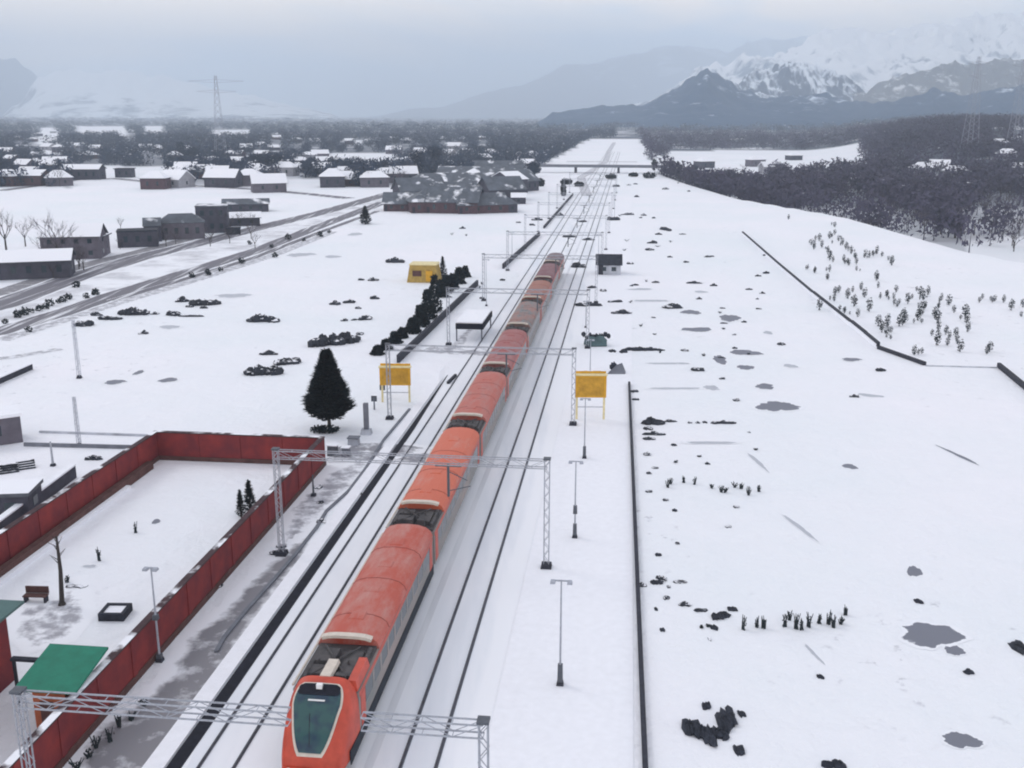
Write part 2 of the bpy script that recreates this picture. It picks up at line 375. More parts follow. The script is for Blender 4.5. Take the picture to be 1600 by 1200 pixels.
mountain('snow_mountain', 5000, 8800, [(930, 178), (1010, 156), (1060, 118), (1100, 98), (1150, 88), (1200, 68), (1270, 50), (1300, 46), (1330, 52), (1400, 36), (1480, 28), (1540, 16), (1600, 4), (1800, -20), (2200, -30)],
         (.08, .13, .19), (.88, .90, .93), -160, 620, 4.1, amp=.15, nx=360, nr=120, fr=1.6, slope_w=1.1, streak=((1.2, .45, .5), .7))
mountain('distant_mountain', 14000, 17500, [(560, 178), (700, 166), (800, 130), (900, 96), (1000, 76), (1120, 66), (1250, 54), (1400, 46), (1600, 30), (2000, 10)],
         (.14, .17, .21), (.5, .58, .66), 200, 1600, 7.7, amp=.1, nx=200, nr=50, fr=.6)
mountain('western_mountain', 8200, 11500, [(20, 176), (62, 160), (95, 115), (150, 108), (230, 112), (320, 126), (400, 146), (470, 164), (520, 176), (560, 180)],
         (.10, .14, .18), (.86, .9, .94), -300, 300, 2.2, amp=.14, nx=200, nr=60)
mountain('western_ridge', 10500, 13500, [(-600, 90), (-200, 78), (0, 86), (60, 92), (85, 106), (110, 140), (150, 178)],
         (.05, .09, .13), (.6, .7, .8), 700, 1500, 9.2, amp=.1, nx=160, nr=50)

# ------------------------------------------------------------------ tracks, platforms, paths
VL, VM, VR, VP = -18.72, -13.8, -9.18, -20.6
def quad_uv(name, u0, u1, v0, v1, m, z, **kw):
    n = max(1, int((u1 - u0) / 20)); mb = MB(); vs = []
    for i in range(n + 1):
        u = u0 + (u1 - u0) * i / n
        vs += [tuple(W(u, v, z)) for v in (v0, v0 + .3, v1 - 1.2, v1)]
    mb.add(vs, [(4 * i + e, 4 * i + 1 + e, 4 * i + 5 + e, 4 * i + 4 + e) for i in range(n) for e in range(3)]); o = mb.build(name, m); o.data.attributes.new('fade', 'FLOAT', 'POINT').data.foreach_set('value', [0, 1, 1, 0] * (n + 1))
    for k, x in kw.items(): o[k] = x
    return o
quad_uv('track_bed', -10, 520, VP + .05, -6.3, 'track_snow', .006, kind='structure')
for v, lab in ((VL, 'snowed-in railway track beside the dark platform face, left of the train'), (VM, 'snowed-in railway track carrying the orange train'), (VR, 'empty snowed-in railway track immediately right of the train')):
    t = thing('railway_track', lab, 'railway track', W(0, v), -A)
    for s_ in (-.838, .838):
        MB().box(s_ - .045, s_ + .045, -10, 900, 0, .10).build('rail', 'rail', t)
    mb = MB()
    for s_ in (-.838, .838):                              # melted groove either side of each rail head
        mb.box(s_ - .10, s_ + .10, -10, 900, 0, .022)
    mb.build('rail_groove', 'kerb', t)
strip('drainage_strip', [W(-10, -11.55), W(200, -11.5), W(400, -11.5)], .5, 'soft_strip', .012, kind='structure')
# left platform, ends in a ramp
def platform(name, label, u0, u1, v0, v1, h, ramp=10, face='black_face', faceside='R'):
    t = thing(name, label, 'platform', W(0, 0), -A)
    mb = MB(); vs = [(v0, u0, 0), (v1, u0, 0), (v1, u1, 0), (v0, u1, 0), (v0, u0, h), (v1, u0, h), (v1, u1 - ramp, h), (v0, u1 - ramp, h)]
    mb.add(vs, [(4, 5, 6, 7), (7, 6, 2, 3), (3, 0, 4, 7), (0, 1, 5, 4)]); mb.build('snow_top', 'snow_cap', t)
    if h < .1: return t
    x = v1 if faceside == 'R' else v0; sgn = 1 if faceside == 'R' else -1
    mb = MB(); y = u1 - ramp
    P = [(u0, 0), (u1, 0), (y, h - .04), (u0, h - .04)]
    a, b = x + sgn * .003, x + sgn * .12
    mb.add([(a, p, z) for p, z in P] + [(b, p, z) for p, z in P], [(0, 1, 2, 3), (7, 6, 5, 4), (0, 4, 5, 1), (1, 5, 6, 2), (2, 6, 7, 3), (3, 7, 4, 0)])
    mb.build('edge_wall', face, t); return t
t = thing('platform', 'low snowed platform strip with a long black edge, left of the train', 'platform', W(0, 0), -A)
MB().add([(-22.2, -10, .0), (-21.1, -10, .0), (-21.1, 116, 0), (-22.0, 122, 0), (-22.2, -10, .16), (-21.1, -10, .16), (-21.1, 112, .16), (-22.0, 118, .16)], [(4, 5, 6, 7), (0, 1, 5, 4), (1, 2, 6, 5), (2, 3, 7, 6), (3, 0, 4, 7)]).build('snow_top', 'snow_cap', t)
MB().add([(-21.09, -10, 0), (-20.30, -10, 0), (-20.38, 95, 0), (-20.85, 117, 0), (-21.09, -10, .14), (-20.32, -10, .05), (-20.40, 95, .05), (-20.87, 116.5, .10)], [(4, 5, 6, 7), (0, 1, 5, 4), (1, 2, 6, 5), (2, 3, 7, 6), (3, 0, 4, 7)]).build('edge_channel', 'black_face', t)
platform('platform', 'wide snow-covered platform right of the empty track', -10, 380, -6.2, 1.0, .02, 12, 'snow_cap', 'L')
mb = MB(); mb.box(-.13, .13, -10, 110.5, 0, .42); o = mb.build('parapet', 'dark_stone'); o.location = W(0, .72); 
p1 = gp(1008, 1200); p2 = gp(983, 600); o.location = (0, 0, 0)
mb = MB(); a = p1 + (p1 - p2) * .5; mb.bar(a + Vector((0, 0, .15)), p2 + Vector((0, 0, .15)), .26, .32); o.data = mb.build('tmp', 'dark_stone').data
bpy.data.objects.remove(bpy.data.objects['tmp']); o.name = 'kerb_wall'
tag(o, 'long dark kerb wall along the far side of the right platform', 'kerb wall')
# low dark walls further along, left
def low_wall(pa, pb, h, wd, label, name='low_wall', m='dark_stone', snow=False, cat='wall', z0=0):
    a, b = (gp(*pa), gp(*pb)) if not isinstance(pa, Vector) else (pa, pb)
    t = thing(name, label, cat, a); d = b - a
    MB().bar(Vector((0, 0, z0 + h / 2)), d + Vector((0, 0, z0 + h / 2)), wd, h).build('masonry', m, t)
    if snow: MB().bar(Vector((0, 0, z0 + h + .06)), d + Vector((0, 0, z0 + h + .06)), wd + .12, .12).build('snow_cap', 'snow_cap', t)
    return t
low_wall((622, 567), (746, 446), 1.0, .35, 'dark straight low wall beside the row of evergreen shrubs')
low_wall((786, 420), (843, 368), 1.0, .35, 'dark low wall farther along, left of the train tail')
low_wall((850, 357), (895, 305), .7, .4, 'thin dark wall nearest the overbridge, left of the tracks')
low_wall((700, 600), (712, 588), .3, .3, 'tiny dark kerb stub at the end of the left platform')
# the wall line right, running diagonally
D = [(1160, 366), (1215, 415), (1270, 462), (1330, 510), (1352, 528), (1372, 545), (1445, 571)]
t = thing('boundary_wall', 'long dark boundary wall running diagonally below the dark saplings', 'wall', gp(1160, 366)); o0 = gp(1160, 366)
mb = MB(); mc = MB()
for i, (a, b) in enumerate(zip(D, D[1:])):
    hh = [.75, .75, .85, .95, .9, .45][i]; A_, B_ = gp(*a) - o0, gp(*b) - o0
    mb.bar(A_ + Vector((0, 0, hh / 2)), B_ + Vector((0, 0, hh / 2)), .4, hh)
    mc.bar(A_ + Vector((0, .25, hh * .35)), B_ + Vector((0, .25, hh * .35)), .5, hh * .66)
mb.build('masonry', 'dark_stone', t); mc.build('snow_drift', 'snow_cap', t)
low_wall((1446, 572), (1560, 575), .10, .35, 'faint thin kerb joining the two dark boundary wall pieces', 'kerb_line', 'pale_patch', cat='kerb')
low_wall((1560, 574), (1640, 640), .6, .4, 'short dark boundary wall piece cut by the right picture edge')
# kerb line behind left platform: bends along the path
K = [(640, 640), (600, 688), (570, 735), (545, 768), (510, 800), (495, 825), (466, 862), (430, 905), (385, 955), (350, 998), (338, 1020)]
t = thing('drain_kerb', 'thin grey drain kerb winding behind the left platform', 'kerb', gp(640, 640)); o0 = gp(640, 640); mb = MB()
for a, b in zip(K, K[1:]): mb.bar(gp(*a) - o0 + Vector((0, 0, .05)), gp(*b) - o0 + Vector((0, 0, .05)), .24, .18)
mb.build('kerb_stones', 'kerb', t)
def poly_px(name, pts, m, z, jag=.25, step=1.0, rim=1.1, **kw):
    P = [gp(*p).xy for p in pts]; c = .3; xs = [p.x for p in P]; ys = [p.y for p in P]; E = list(zip(P, P[1:] + P[:1]))
    def dist(q):                                          # signed distance to the outline, positive inside
        ins = False; best = 1e9
        for a, b in E:
            if (a.y > q[1]) != (b.y > q[1]) and q[0] < (b.x - a.x) * (q[1] - a.y) / (b.y - a.y) + a.x: ins = not ins
            ab = b - a; t = max(0, min(1, ((q[0] - a.x) * ab.x + (q[1] - a.y) * ab.y) / ab.length_squared)); best = min(best, math.hypot(a.x + ab.x * t - q[0], a.y + ab.y * t - q[1]))
        return best if ins else -best
    nx = int((max(xs) - min(xs)) / c) + 3; ny = int((max(ys) - min(ys)) / c) + 3; idx = {}; vs = []; fd = []; fs = []
    for j in range(ny):
        for i in range(nx):
            x, y = min(xs) - c + i * c, min(ys) - c + j * c; d = dist((x, y))
            if d > -.45: idx[i, j] = len(vs); vs.append((x, y, gz(x, y) + z)); fd.append(max(0, min(1, d / rim)))
    for (i, j) in idx:
        k = [(i, j), (i + 1, j), (i + 1, j + 1), (i, j + 1)]
        if all(q in idx for q in k): fs.append(tuple(idx[q] for q in k))
    mb = MB(); mb.v = vs; mb.f = fs; o = mb.build(name, m, **kw); o.data.attributes.new('fade', 'FLOAT', 'POINT').data.foreach_set('value', fd); return o
poly_px('service_path', [(250, 1260), (318, 1128), (352, 1060), (400, 985), (484, 875), (500, 832), (468, 836), (404, 885), (345, 950), (280, 1000), (262, 1050), (205, 1100), (130, 1135), (90, 1260)], 'wet_path', .012, kind='structure')
poly_px('trodden_snow', [(440, 800), (500, 740), (560, 715), (600, 700), (560, 760), (500, 812), (470, 850), (430, 860)], 'slush_path', .009, kind='structure')
poly_px('trodden_snow', [(520, 700), (545, 690), (610, 690), (680, 700), (740, 712), (740, 730), (600, 722), (510, 722)], 'verge', .03, rim=.5, kind='structure')
poly_px('trodden_snow', [(20, 950), (70, 935), (130, 900), (150, 960), (120, 1000), (40, 1020), (10, 990)], 'slush_path', .009, kind='structure')
poly_px('footpath', [(660, 543), (700, 540), (735, 505), (745, 512), (725, 545), (800, 552), (800, 560), (660, 552)], 'slush_path', .012, rim=.6, kind='structure')

# ------------------------------------------------------------------ highway at the left
def pl(*pts): return [gp(*p) for p in pts]
strip('verge', pl((-150, 520), (0, 490), (100, 462), (200, 436), (312, 400), (400, 372), (500, 343), (612, 306)), 17, 'median_snow', .01, kind='structure')
strip('road', pl((-150, 515), (0, 477), (60, 455), (125, 430), (220, 402), (312, 380), (400, 357), (500, 333), (610, 302)), 7.5, 'road', .03, kind='structure')
strip('road', pl((-150, 552), (0, 518), (100, 488), (175, 462), (235, 443), (310, 420), (400, 392), (500, 353), (600, 316)), 5.5, 'road', .03, kind='structure')
strip('road', pl((175, 470), (235, 452), (310, 430), (400, 402), (500, 363), (590, 330)), 2.2, 'road', .045, kind='structure')
strip('verge', pl((-150, 492), (0, 458), (70, 434), (140, 412), (200, 398), (300, 372)), 5, 'wet_path', .02, kind='structure')
strip('verge', pl((0, 532), (175, 476), (310, 436), (430, 398), (520, 362)), 3.5, 'slush_path', .015, kind='structure')
strip('road', pl((0, 298), (60, 290), (120, 281), (180, 279), (230, 284), (300, 290), (400, 296), (480, 303), (545, 310)), 7, 'road', .03, kind='structure')

# ------------------------------------------------------------------ train
def train():
    t = thing('passenger_train', 'long orange-red passenger train with frosty roofs on the middle track', 'train', W(39.6, VM), -A)
    cols = [((.44, .07, .04), (.46, .20, .17), .55), ((.56, .115, .055), (.5, .23, .19), .66), ((.44, .10, .07), (.38, .18, .16), .6), ((.30, .075, .07), (.30, .16, .16), .58),
            ((.13, .15, .155), (.30, .12, .09), .5), ((.30, .10, .06), (.24, .11, .1), .55), ((.15, .035, .05), (.22, .12, .13), .6), ((.10, .045, .055), (.18, .13, .15), .5)]
    def rm(i, c, c2, pos):
        m, n, l, b = new_mat('roof_paint_%d' % i); b.inputs['Roughness'].default_value = .55
        tc = n.new('ShaderNodeTexCoord'); mp = n.new('ShaderNodeMapping'); mp.inputs['Scale'].default_value = (1, .35, 1); mp.inputs['Location'].default_value = (i * 3, i, 0); l.new(tc.outputs['Object'], mp.inputs[0])
        no = n.new('ShaderNodeTexNoise'); no.inputs['Scale'].default_value = 1.1; no.inputs['Detail'].default_value = 7; no.inputs['Roughness'].default_value = .7; l.new(mp.outputs[0], no.inputs[0])
        r = n.new('ShaderNodeValToRGB'); r.color_ramp.elements[0].position = pos - .14; r.color_ramp.elements[1].position = pos + .14
        r.color_ramp.elements[0].color = (*c, 1); r.color_ramp.elements[1].color = (*c2, 1); l.new(no.outputs[0], r.inputs[0]); l.new(r.outputs[0], b.inputs['Base Color'])
        # thin powder of snow on the flat crown of the roof
        return m
    mat('train_side', (.16, .19, .19), .5, .3, .5, c2=(.34, .27, .25), stretch=(1, .3, 1)); mat('train_red', (.50, .07, .04), .4, .2, 1.2)
    mat('seam', (.27, .08, .07), .8); mat('bogie', (.02, .025, .035), .8); mat('cream', (.62, .55, .48), .5, .1); mat('lamp_white', (.8, .8, .8), .3, .05); mat('equip', (.035, .035, .04), .8, .6, 1.5, .3, c2=(.11, .10, .10))
    bounds = [0, 22.3, 44.0, 63.9, 86.0, 106.0, 125.8, 145.4, 160.4]
    hw = 1.62
    def sect(h, zb, zt, n=5, k=16, z_side=None):
        out = []
        for i in range(k + 1):
            s_ = -1 + 2 * i / k; x = h * (math.copysign(1, s_) * (1 - (1 - abs(s_)) ** 1.6)); q = min(1, abs(x / h))
            out.append((x, zb + (zt - zb) * (1 - q ** n) ** (1 / n)))
        return out
    for i in range(8):
        y0, y1 = bounds[i] + (.35 if i else 0), bounds[i + 1] - .35
        rmx = rm(i, *cols[i]); M['rp%d' % i] = rmx
        lab = {0: 'leading coach with sloped nose', 4: 'coach with grey-green snowed roof'}.get(i)
        ys = y0 + 3.0 if i == 0 else y0
        body = MB().box(-hw, hw, ys, y1, .95, 3.25).build('leading_coach' if i == 0 else 'coach', 'train_side', t)
        if lab: body['label'] = lab
        # roof with rounded shoulders, from behind the equipment well
        ry0 = ys + (4.2 if i == 0 else 3.6); S = [(-hw - .01, 3.25), (-hw - .01, 3.32), (-1.5, 3.62), (-1.2, 3.85), (-.7, 4.0), (0, 4.05), (.7, 4.0), (1.2, 3.85), (1.5, 3.62), (hw + .01, 3.32), (hw + .01, 3.25)]
        mb = MB(); k = len(S); seg = 14
        vs = [(x, ry0 + (y1 - ry0) * j / seg, z) for j in range(seg + 1) for x, z in S]
        fs = [(j * k + a, j * k + a + 1, (j + 1) * k + a + 1, (j + 1) * k + a) for j in range(seg) for a in range(k - 1)] + [tuple(range(k)), tuple(range(seg * k, seg * k + k))[::-1]]
        mb.add(vs, fs); ro = mb.build('roof', rmx, body, smooth=False)
        mb = MB(); rn = random.Random(i)
        if i < 5:                                          # shallow ribs and small vents on the roof crown
            for q in range(4): yy = ry0 + 1.5 + q * (y1 - ry0 - 3) / 3.6; MB().box(-.45, .45, yy, yy + .9, 4.0, 4.08, .08).build('roof_vent', rmx, body)
        for q in range(int((y1 - ry0) / 4.4)):             # seams between the roof panels
            yy = ry0 + 2.2 + q * 4.4; mb = MB(); T = [(x * 1.004, z + .012) for x, z in S[1:-1]]
            for (xa, za), (xb, zb) in zip(T, T[1:]): mb.bar((xa, yy, za), (xb, yy, zb), .03, .02)
            mb.build('roof_seam', 'seam', body)
        # equipment well
        mb = MB(); mb.box(-1.5, 1.5, ys + .05, ry0 - .05, 3.25, 3.42)
        mb.box(-1.1, .1, ys + .5, ys + 1.5, 3.42, 3.8, .08); mb.box(.3, 1.2, ys + .6, ry0 - 1.1, 3.42, 3.72, .05); mb.box(-1.2, -.1, ys + 1.9, ry0 - .9, 3.42, 3.7, .06)
        mb.box(.4, .9, ys + .25, ys + .55, 3.42, 3.95); mb.box(-1.35, -1.15, ys + .6, ry0 - .7, 3.42, 3.6); mb.box(1.25, 1.4, ys + .4, ry0 - .6, 3.42, 3.66)
        for q in range(4): mb.tube((-.8 + q * .5, ys + 1.7, 3.4), (-.8 + q * .5, ys + 1.7, 3.95), .09, .05)
        mb.tube((-.9, ys + .4, 3.8), (.9, ry0 - .9, 3.8), .05); mb.tube((.9, ys + .4, 3.8), (-.9, ry0 - .9, 3.8), .05)
        mb.build('roof_equipment', 'equip', body)
        mb = MB()
        for a in range(8):                                 # pale curved lip closing the roof end
            x_a, x_b = -1.3 + 2.6 * a / 8, -1.3 + 2.6 * (a + 1) / 8; f_ = lambda x: 4.02 - .14 * (x / 1.3) ** 4
            mb.bar((x_a, ry0 - .22, f_(x_a)), (x_b, ry0 - .22, f_(x_b)), .38, .16)
        mb.build('end_lip', 'cream', body)
        if i: mb = MB().box(-.95, .95, y0 - .72, y0 + .02, 1.1, 3.5); mb.build('gangway_bellows', 'bogie', body)
        for s_ in (-1, 1):
            x = s_ * (hw + .012); MB().box(min(x, x - .05 * s_), max(x, x - .05 * s_), ys + 1.2, y1 - 1.2, 2.0, 2.85).build('window_strip', 'glass_dark', body)
            mb = MB(); xp = s_ * (hw + .02)
            for q in range(9): yy = ys + 2.6 + q * (y1 - ys - 5) / 8.6; mb.box(min(xp, xp - .05 * s_), max(xp, xp - .05 * s_), yy, yy + .35, 1.99, 2.86)
            mb.box(min(xp, xp - .05 * s_), max(xp, xp - .05 * s_), ys + 1.2, y1 - 1.2, 2.851, 2.90); mb.build('window_pillars', 'train_side', body)
            mb = MB(); x2 = s_ * (hw + .02); mb.box(min(x2, x2 - .05 * s_), max(x2, x2 - .05 * s_), ys + .1, y1 - .1, 2.95, 3.2); mb.build('livery_stripe', 'train_red' if i not in (4,) else 'train_side', body)
            for yd in (ys + .3, y1 - 1.1):
                x3 = s_ * (hw + .026); MB().box(min(x3, x3 - .05 * s_), max(x3, x3 - .05 * s_), yd, yd + .8, 1.05, 2.93).build('door', 'train_red', body)
        MB().tube((-hw - .06, ys + .2, 3.33), (-hw - .06, y1 - .1, 3.33), .07).build('gutter', 'cream', body)
        mb = MB(); mb.box(-1.3, 1.3, ys + 6, y1 - 6, .45, .93)
        mb.build('underframe', 'bogie', body)
        for yb in (y0 + (2.2 if i == 0 else 1.5), y1 - 4.3):
            mb = MB(); mb.box(-1.2, 1.2, yb, yb + 2.8, .35, .92)
            for yy in (yb + .4, yb + 2.4):
                for s_ in (-1, 1): mb.tube((s_ * .78, yy, .46), (s_ * .92, yy, .46), .45, n=14)
            mb.build('bogie', 'bogie', body)
        if i == 0:
            # nose: loft of superellipse sections
            prof = [(0, 1.22, 1.35), (.12, 1.34, 1.62), (.35, 1.42, 1.95), (.8, 1.52, 2.55), (1.3, 1.57, 3.15), (1.8, 1.6, 3.65), (2.3, 1.62, 3.93), (3.02, 1.63, 4.02)]
            K_ = 24; vs = []
            def zt(s_):
                for (a, h0, b), (c, h1, d) in zip(prof, prof[1:]):
                    if s_ <= c: q = (s_ - a) / (c - a); return h0 + (h1 - h0) * q, b + (d - b) * q
                return prof[-1][1:]
            def surf(x, s_):
                h, z = zt(s_); q = min(.999, abs(x / h)); return .75 + (z - .75) * (1 - q ** 5) ** .2
            for s_, h, z in prof:
                for a in range(K_ + 1):
                    th = math.pi * a / K_; cx = math.cos(th); x = -h * math.copysign(abs(cx) ** .45, cx); zz = .75 + (z - .75) * (max(0, math.sin(th)) ** .45); vs.append((x, s_, zz))
            kk = K_ + 1; mb = MB(); mb.add(vs, [(j * kk + a, (j + 1) * kk + a, (j + 1) * kk + a + 1, j * kk + a + 1) for j in range(len(prof) - 1) for a in range(K_)] + [tuple(range(kk))])
            mb.build('nose', 'train_red', body, smooth=True)
            mb = MB(); mb.box(-1.3, 1.3, -.12, .2, .55, 1.1, .04); mb.build('bumper', 'train_red', body)
            def panel(scale, off, name, m, s0, s1, w0, w1, rnd=.35):
                gx, gs = 16, 18; vs = []; fs = []
                for j in range(gs + 1):
                    q = j / gs; s_ = s0 + (s1 - s0) * q; wd = w0 + (w1 - w0) * min(1, q * 1.6)
                    edge = min(q, 1 - q) / rnd
                    if edge < 1: wd *= math.sqrt(max(0.03, 1 - (1 - edge) ** 2)) * .35 + .65
                    for a in range(gx + 1):
                        x = -wd + 2 * wd * a / gx; vs.append((x, s_ - off * .8, surf(x, s_) + off))
                for j in range(gs):
                    for a in range(gx): fs.append((j * (gx + 1) + a, j * (gx + 1) + a + 1, (j + 1) * (gx + 1) + a + 1, (j + 1) * (gx + 1) + a))
                mb = MB(); mb.add(vs, fs); return mb.build(name, m, body, smooth=True)
            panel(1, .02, 'windscreen_frame', 'cream', .10, 2.5, .82, 1.2)
            panel(1, .05, 'windscreen', 'windscreen', .18, 2.42, .72, 1.11)
            panel(1, .07, 'destination_panel', 'black_face', 1.85, 2.38, 1.0, 1.0, .3)
            MB().box(-.15, .13, 2.05, 2.25, 3.85, 4.12).build('headlamp', 'lamp_white', body)
            MB().bar((-.42, 1.62, surf(-.5, 1.62) + .11), (.38, 1.62, surf(.5, 1.62) + .11), .10, .04).build('destination_sign', 'lamp_white', body)
            MB().bar((0, .25, surf(0, .25) + .06), (0, 1.85, surf(0, 1.85) + .06), .07, .03).build('windscreen_pillar', 'bogie', body)
            mb = MB(); mb.bar((-.05, .3, surf(0, .3) + .10), (-.25, 1.2, surf(0, 1.2) + .10), .04, .04); mb.build('wiper', 'bogie', body)
            for s_ in (-1, 1): MB().tube((s_ * .95, -.15, .95), (s_ * .95, .1, .95), .13, n=14).build('headlight', 'lamp_white', body)
            MB().box(-.3, .3, 2.95, 4.6, 3.85, 4.06, .05).build('roof_walkway', 'cream', body)
            MB().box(.98, 1.57, 3.0, 5.4, 3.3, 3.8, .1).build('roof_fairing', 'train_red', body)
            for s_ in (-1, 1): MB().box(s_ * 1.62 - .03, s_ * 1.62 + .03, 1.2, 22, .55, 1.25).build('shadow_strip', 'bogie', body)  # dark strips imitating the shadow along the lower coach sides
    return t
# green tinted glass
m, n, l, b = new_mat('windscreen'); b.inputs['Roughness'].default_value = .12; b.inputs['Specular IOR Level'].default_value = .6
tc_ = n.new('ShaderNodeTexCoord'); no_ = n.new('ShaderNodeTexNoise'); no_.inputs['Scale'].default_value = 1.3; l.new(tc_.outputs['Object'], no_.inputs[0])
r_ = n.new('ShaderNodeValToRGB'); r_.color_ramp.elements[0].color = (.008, .03, .06, 1); r_.color_ramp.elements[1].color = (.02, .075, .075, 1); r_.color_ramp.elements[0].position = .38; r_.color_ramp.elements[1].position = .6
l.new(no_.outputs[0], r_.inputs[0]); l.new(r_.outputs[0], b.inputs['Base Color']); M['windscreen'] = m
train()

# ------------------------------------------------------------------ overhead line portals
ORD = ['nearest', 'second', 'third', 'fourth', 'fifth', 'sixth', 'seventh', 'eighth', 'ninth', 'tenth', 'eleventh', 'twelfth']
def portal(split=False):
    t = thing('overhead_line_portal', 'x x x x', 'gantry', (0, 0, 0), 0, 'grey steel portals spanning the tracks')
    x0, x1, zb, h = -23.6, -4.9, 7.2, .55
    for xa, xb in (((x0, -12.5), (-9.6, x1)) if split else ((x0, x1),)):
        mb = MB()
        for y in (-.2, .2):
            for z in (zb, zb + h): mb.bar((xa, y, z), (xb, y, z), .055, .055)
            n = max(4, int((xb - xa) / 1.15))
            for i in range(n):
                a, b = xa + (xb - xa) * i / n, xa + (xb - xa) * (i + 1) / n
                mb.bar((a, y, zb if i % 2 else zb + h), (b, y, zb + h if i % 2 else zb), .025, .025)
        for i in range(n + 1):
            a = xa + (xb - xa) * i / n; mb.bar((a, -.2, zb + h), (a, .2, zb + h), .025, .025); mb.bar((a, -.2, zb), (a, .2, zb), .025, .025)
        mb.build('truss_beam', 'steel', t)
    for x in (x0, x1):
        mb = MB()
        for dx in (-.17, .17):
            for dy in (-.14, .14): mb.bar((x + dx, dy, 0), (x + dx, dy, zb + h + .05), .05, .05)
        for i in range(14):
            z = .3 + i * .53; mb.bar((x - .2 if i % 2 else x + .2, -.16, z), (x + .2 if i % 2 else x - .2, -.16, z + .53), .03, .03); mb.bar((x - .2 if i % 2 else x + .2, .16, z), (x + .2 if i % 2 else x - .2, .16, z + .53), .03, .03)
        leg = mb.build('column', 'steel', t)
        MB().box(x - .38, x + .38, -.38, .38, 0, .3, .05).build('footing', 'dark_stone', leg)
        MB().box(x - .24, x + .24, -.24, .24, zb + h + .06, zb + h + .16).build('column_head', 'dark_steel', leg)
    for x in (() if split else (-11.6,)):
        mb = MB(); mb.bar((x, 0, zb), (x, 0, zb - 2.3), .16, .16); mb.bar((x - .9, 0, zb - .1), (x + .9, 0, zb - .1), .12, .1); dm = mb.build('drop_mast', 'dark_steel', t)
        mb = MB(); d = -1 if x < -14 else 1
        mb.bar((x, 0, zb - 1.9), (x + d * 1.5, 0, zb - 1.5), .05, .05); mb.bar((x, 0, zb - .5), (x + d * 1.3, 0, zb - 1.1), .05, .05); mb.build('cantilever', 'dark_steel', dm)
    return t
PU = [33.9, 64.6, 98.2, 133.3, 167.5, 202, 237, 272, 308, 344, 380, 416]
pr = portal()
for i, u in enumerate(PU):
    o = portal(True) if i == 0 else pr if i == 1 else dup(pr, (0, 0, 0))
    o.location = W(u, 0); o.rotation_euler = (0, 0, -A)
    o['label'] = ('grey lattice portal over the tracks, ' + ORD[i] + ' from the camera') if i else 'nearest grey gantry, its two booms stopping either side of the train nose'

# ------------------------------------------------------------------ poles
def lamp_pole(base, topy, label, dark='dark_steel', arm=.8, r=.07, boxes=(), name='lamp_post', cat='lamp post', group=None, z=None, base_z=0, foot=True):
    h = (z or hz(base, topy)) - base.z
    t = thing(name, label, cat, base, -A, group)
    MB().tube((0, 0, 0), (0, 0, h), r * 1.2, r * .7, 8).build('pole', dark, t)
    if arm:
        a = MB(); a.bar((-arm, 0, h - .05), (arm, 0, h - .05), .07, .07); ar = a.build('cross_arm', dark, t)
        for s_ in (-1, 1): MB().box(s_ * arm - .14, s_ * arm + .14, -.25, .1, h - .16, h - .02, .03).build('lamp_head', 'pale_mast', ar)
    for z0, z1 in boxes: MB().box(-.15, .15, -.15, .15, z0 * h, z1 * h, .02).build('junction_box', 'dark_steel', t)
    if foot: MB().box(-.2, .2, -.2, .2, 0, .22, .04).build('footing', 'dark_stone', t)
    return t
G = 'lamp posts along the right platform'
lamp_pole(gp(875, 1070), 906, 'thin twin-armed lamp post, nearest on the right platform', 'steel', .45, .055, [(.0, .2)], group=G)
lamp_pole(gp(898, 840), 720, 'lamp post with dark boxes low down, second on the right platform', 'steel', .4, .055, [(.0, .18), (.32, .42)], group=G)
lamp_pole(gp(913, 716), 622, 'lamp post rising in front of the right yellow board', 'steel', .35, .055, [(.0, .2)], group=G)
lamp_pole(gp(922, 586), 530, 'thin lamp post just behind the right yellow board', 'steel', .3, .05, group=G)
lamp_pole(gp(915, 512), 470, 'short lamp post beyond the grey-green wagon heap, right platform', 'steel', .3, .05, group=G)
lamp_pole(gp(960, 340), 305, 'slender lamp post at the dark bush near the overbridge', 'steel', .4, .06, group=G)
lamp_pole(gp(935, 400), 366, 'slender lamp post left of the small grey shed', 'steel', .4, .06, group=G)
lamp_pole(gp(250, 1033), 886, 'thin twin-armed lamp post outside the red wall, above the green roof', 'pale_mast', .28, .06, [(.0, .08), (.45, .5)], name='lamp_post')
lamp_pole(gp(490, 775), 742, 'short dark post below the far right corner of the red wall', 'dark_steel', 0, .08, name='post', cat='post')
lamp_pole(gp(800, 400), 363, 'thin pale pole left of the tail of the train', 'steel', .4, .06)
lamp_pole(gp(760, 478), 405, 'thin pale pole between the snow-roofed shelter and the tracks', 'steel', .4, .05)
def lattice_mast(base, topy, label, wd=.34, m='pale_mast'):
    h = hz(base, topy); t = thing('lattice_mast', label, 'mast', base, -A); mb = MB()
    for dx in (-1, 1):
        for dy in (-1, 1): mb.bar((dx * wd / 2, dy * wd / 2, 0), (dx * wd / 3, dy * wd / 3, h), .045, .045)
    n = int(h / .6)
    for i in range(n):
        s_ = 1 if i % 2 else -1; z0, z1 = h * i / n, h * (i + 1) / n
        for dy in (-1, 1): mb.bar((s_ * wd / 2.2, dy * wd / 2.4, z0), (-s_ * wd / 2.3, dy * wd / 2.4, z1), .025, .025)
    mb.build('lattice', m, t); MB().box(-wd * .8, wd * .8, -wd * .8, wd * .8, 0, .35, .1).build('footing', 'dark_stone', t); return t
lattice_mast(gp(124, 591), 500, 'tall pale lattice mast with dark base on the left snowfield')
lattice_mast(gp(124, 698), 620, 'shorter pale lattice mast at the fence behind the red wall', .28)
lamp_pole(gp(83, 728) , 690, 'stubby grey post between the low sheds at far left', 'steel', 0, .1, name='post', cat='post')
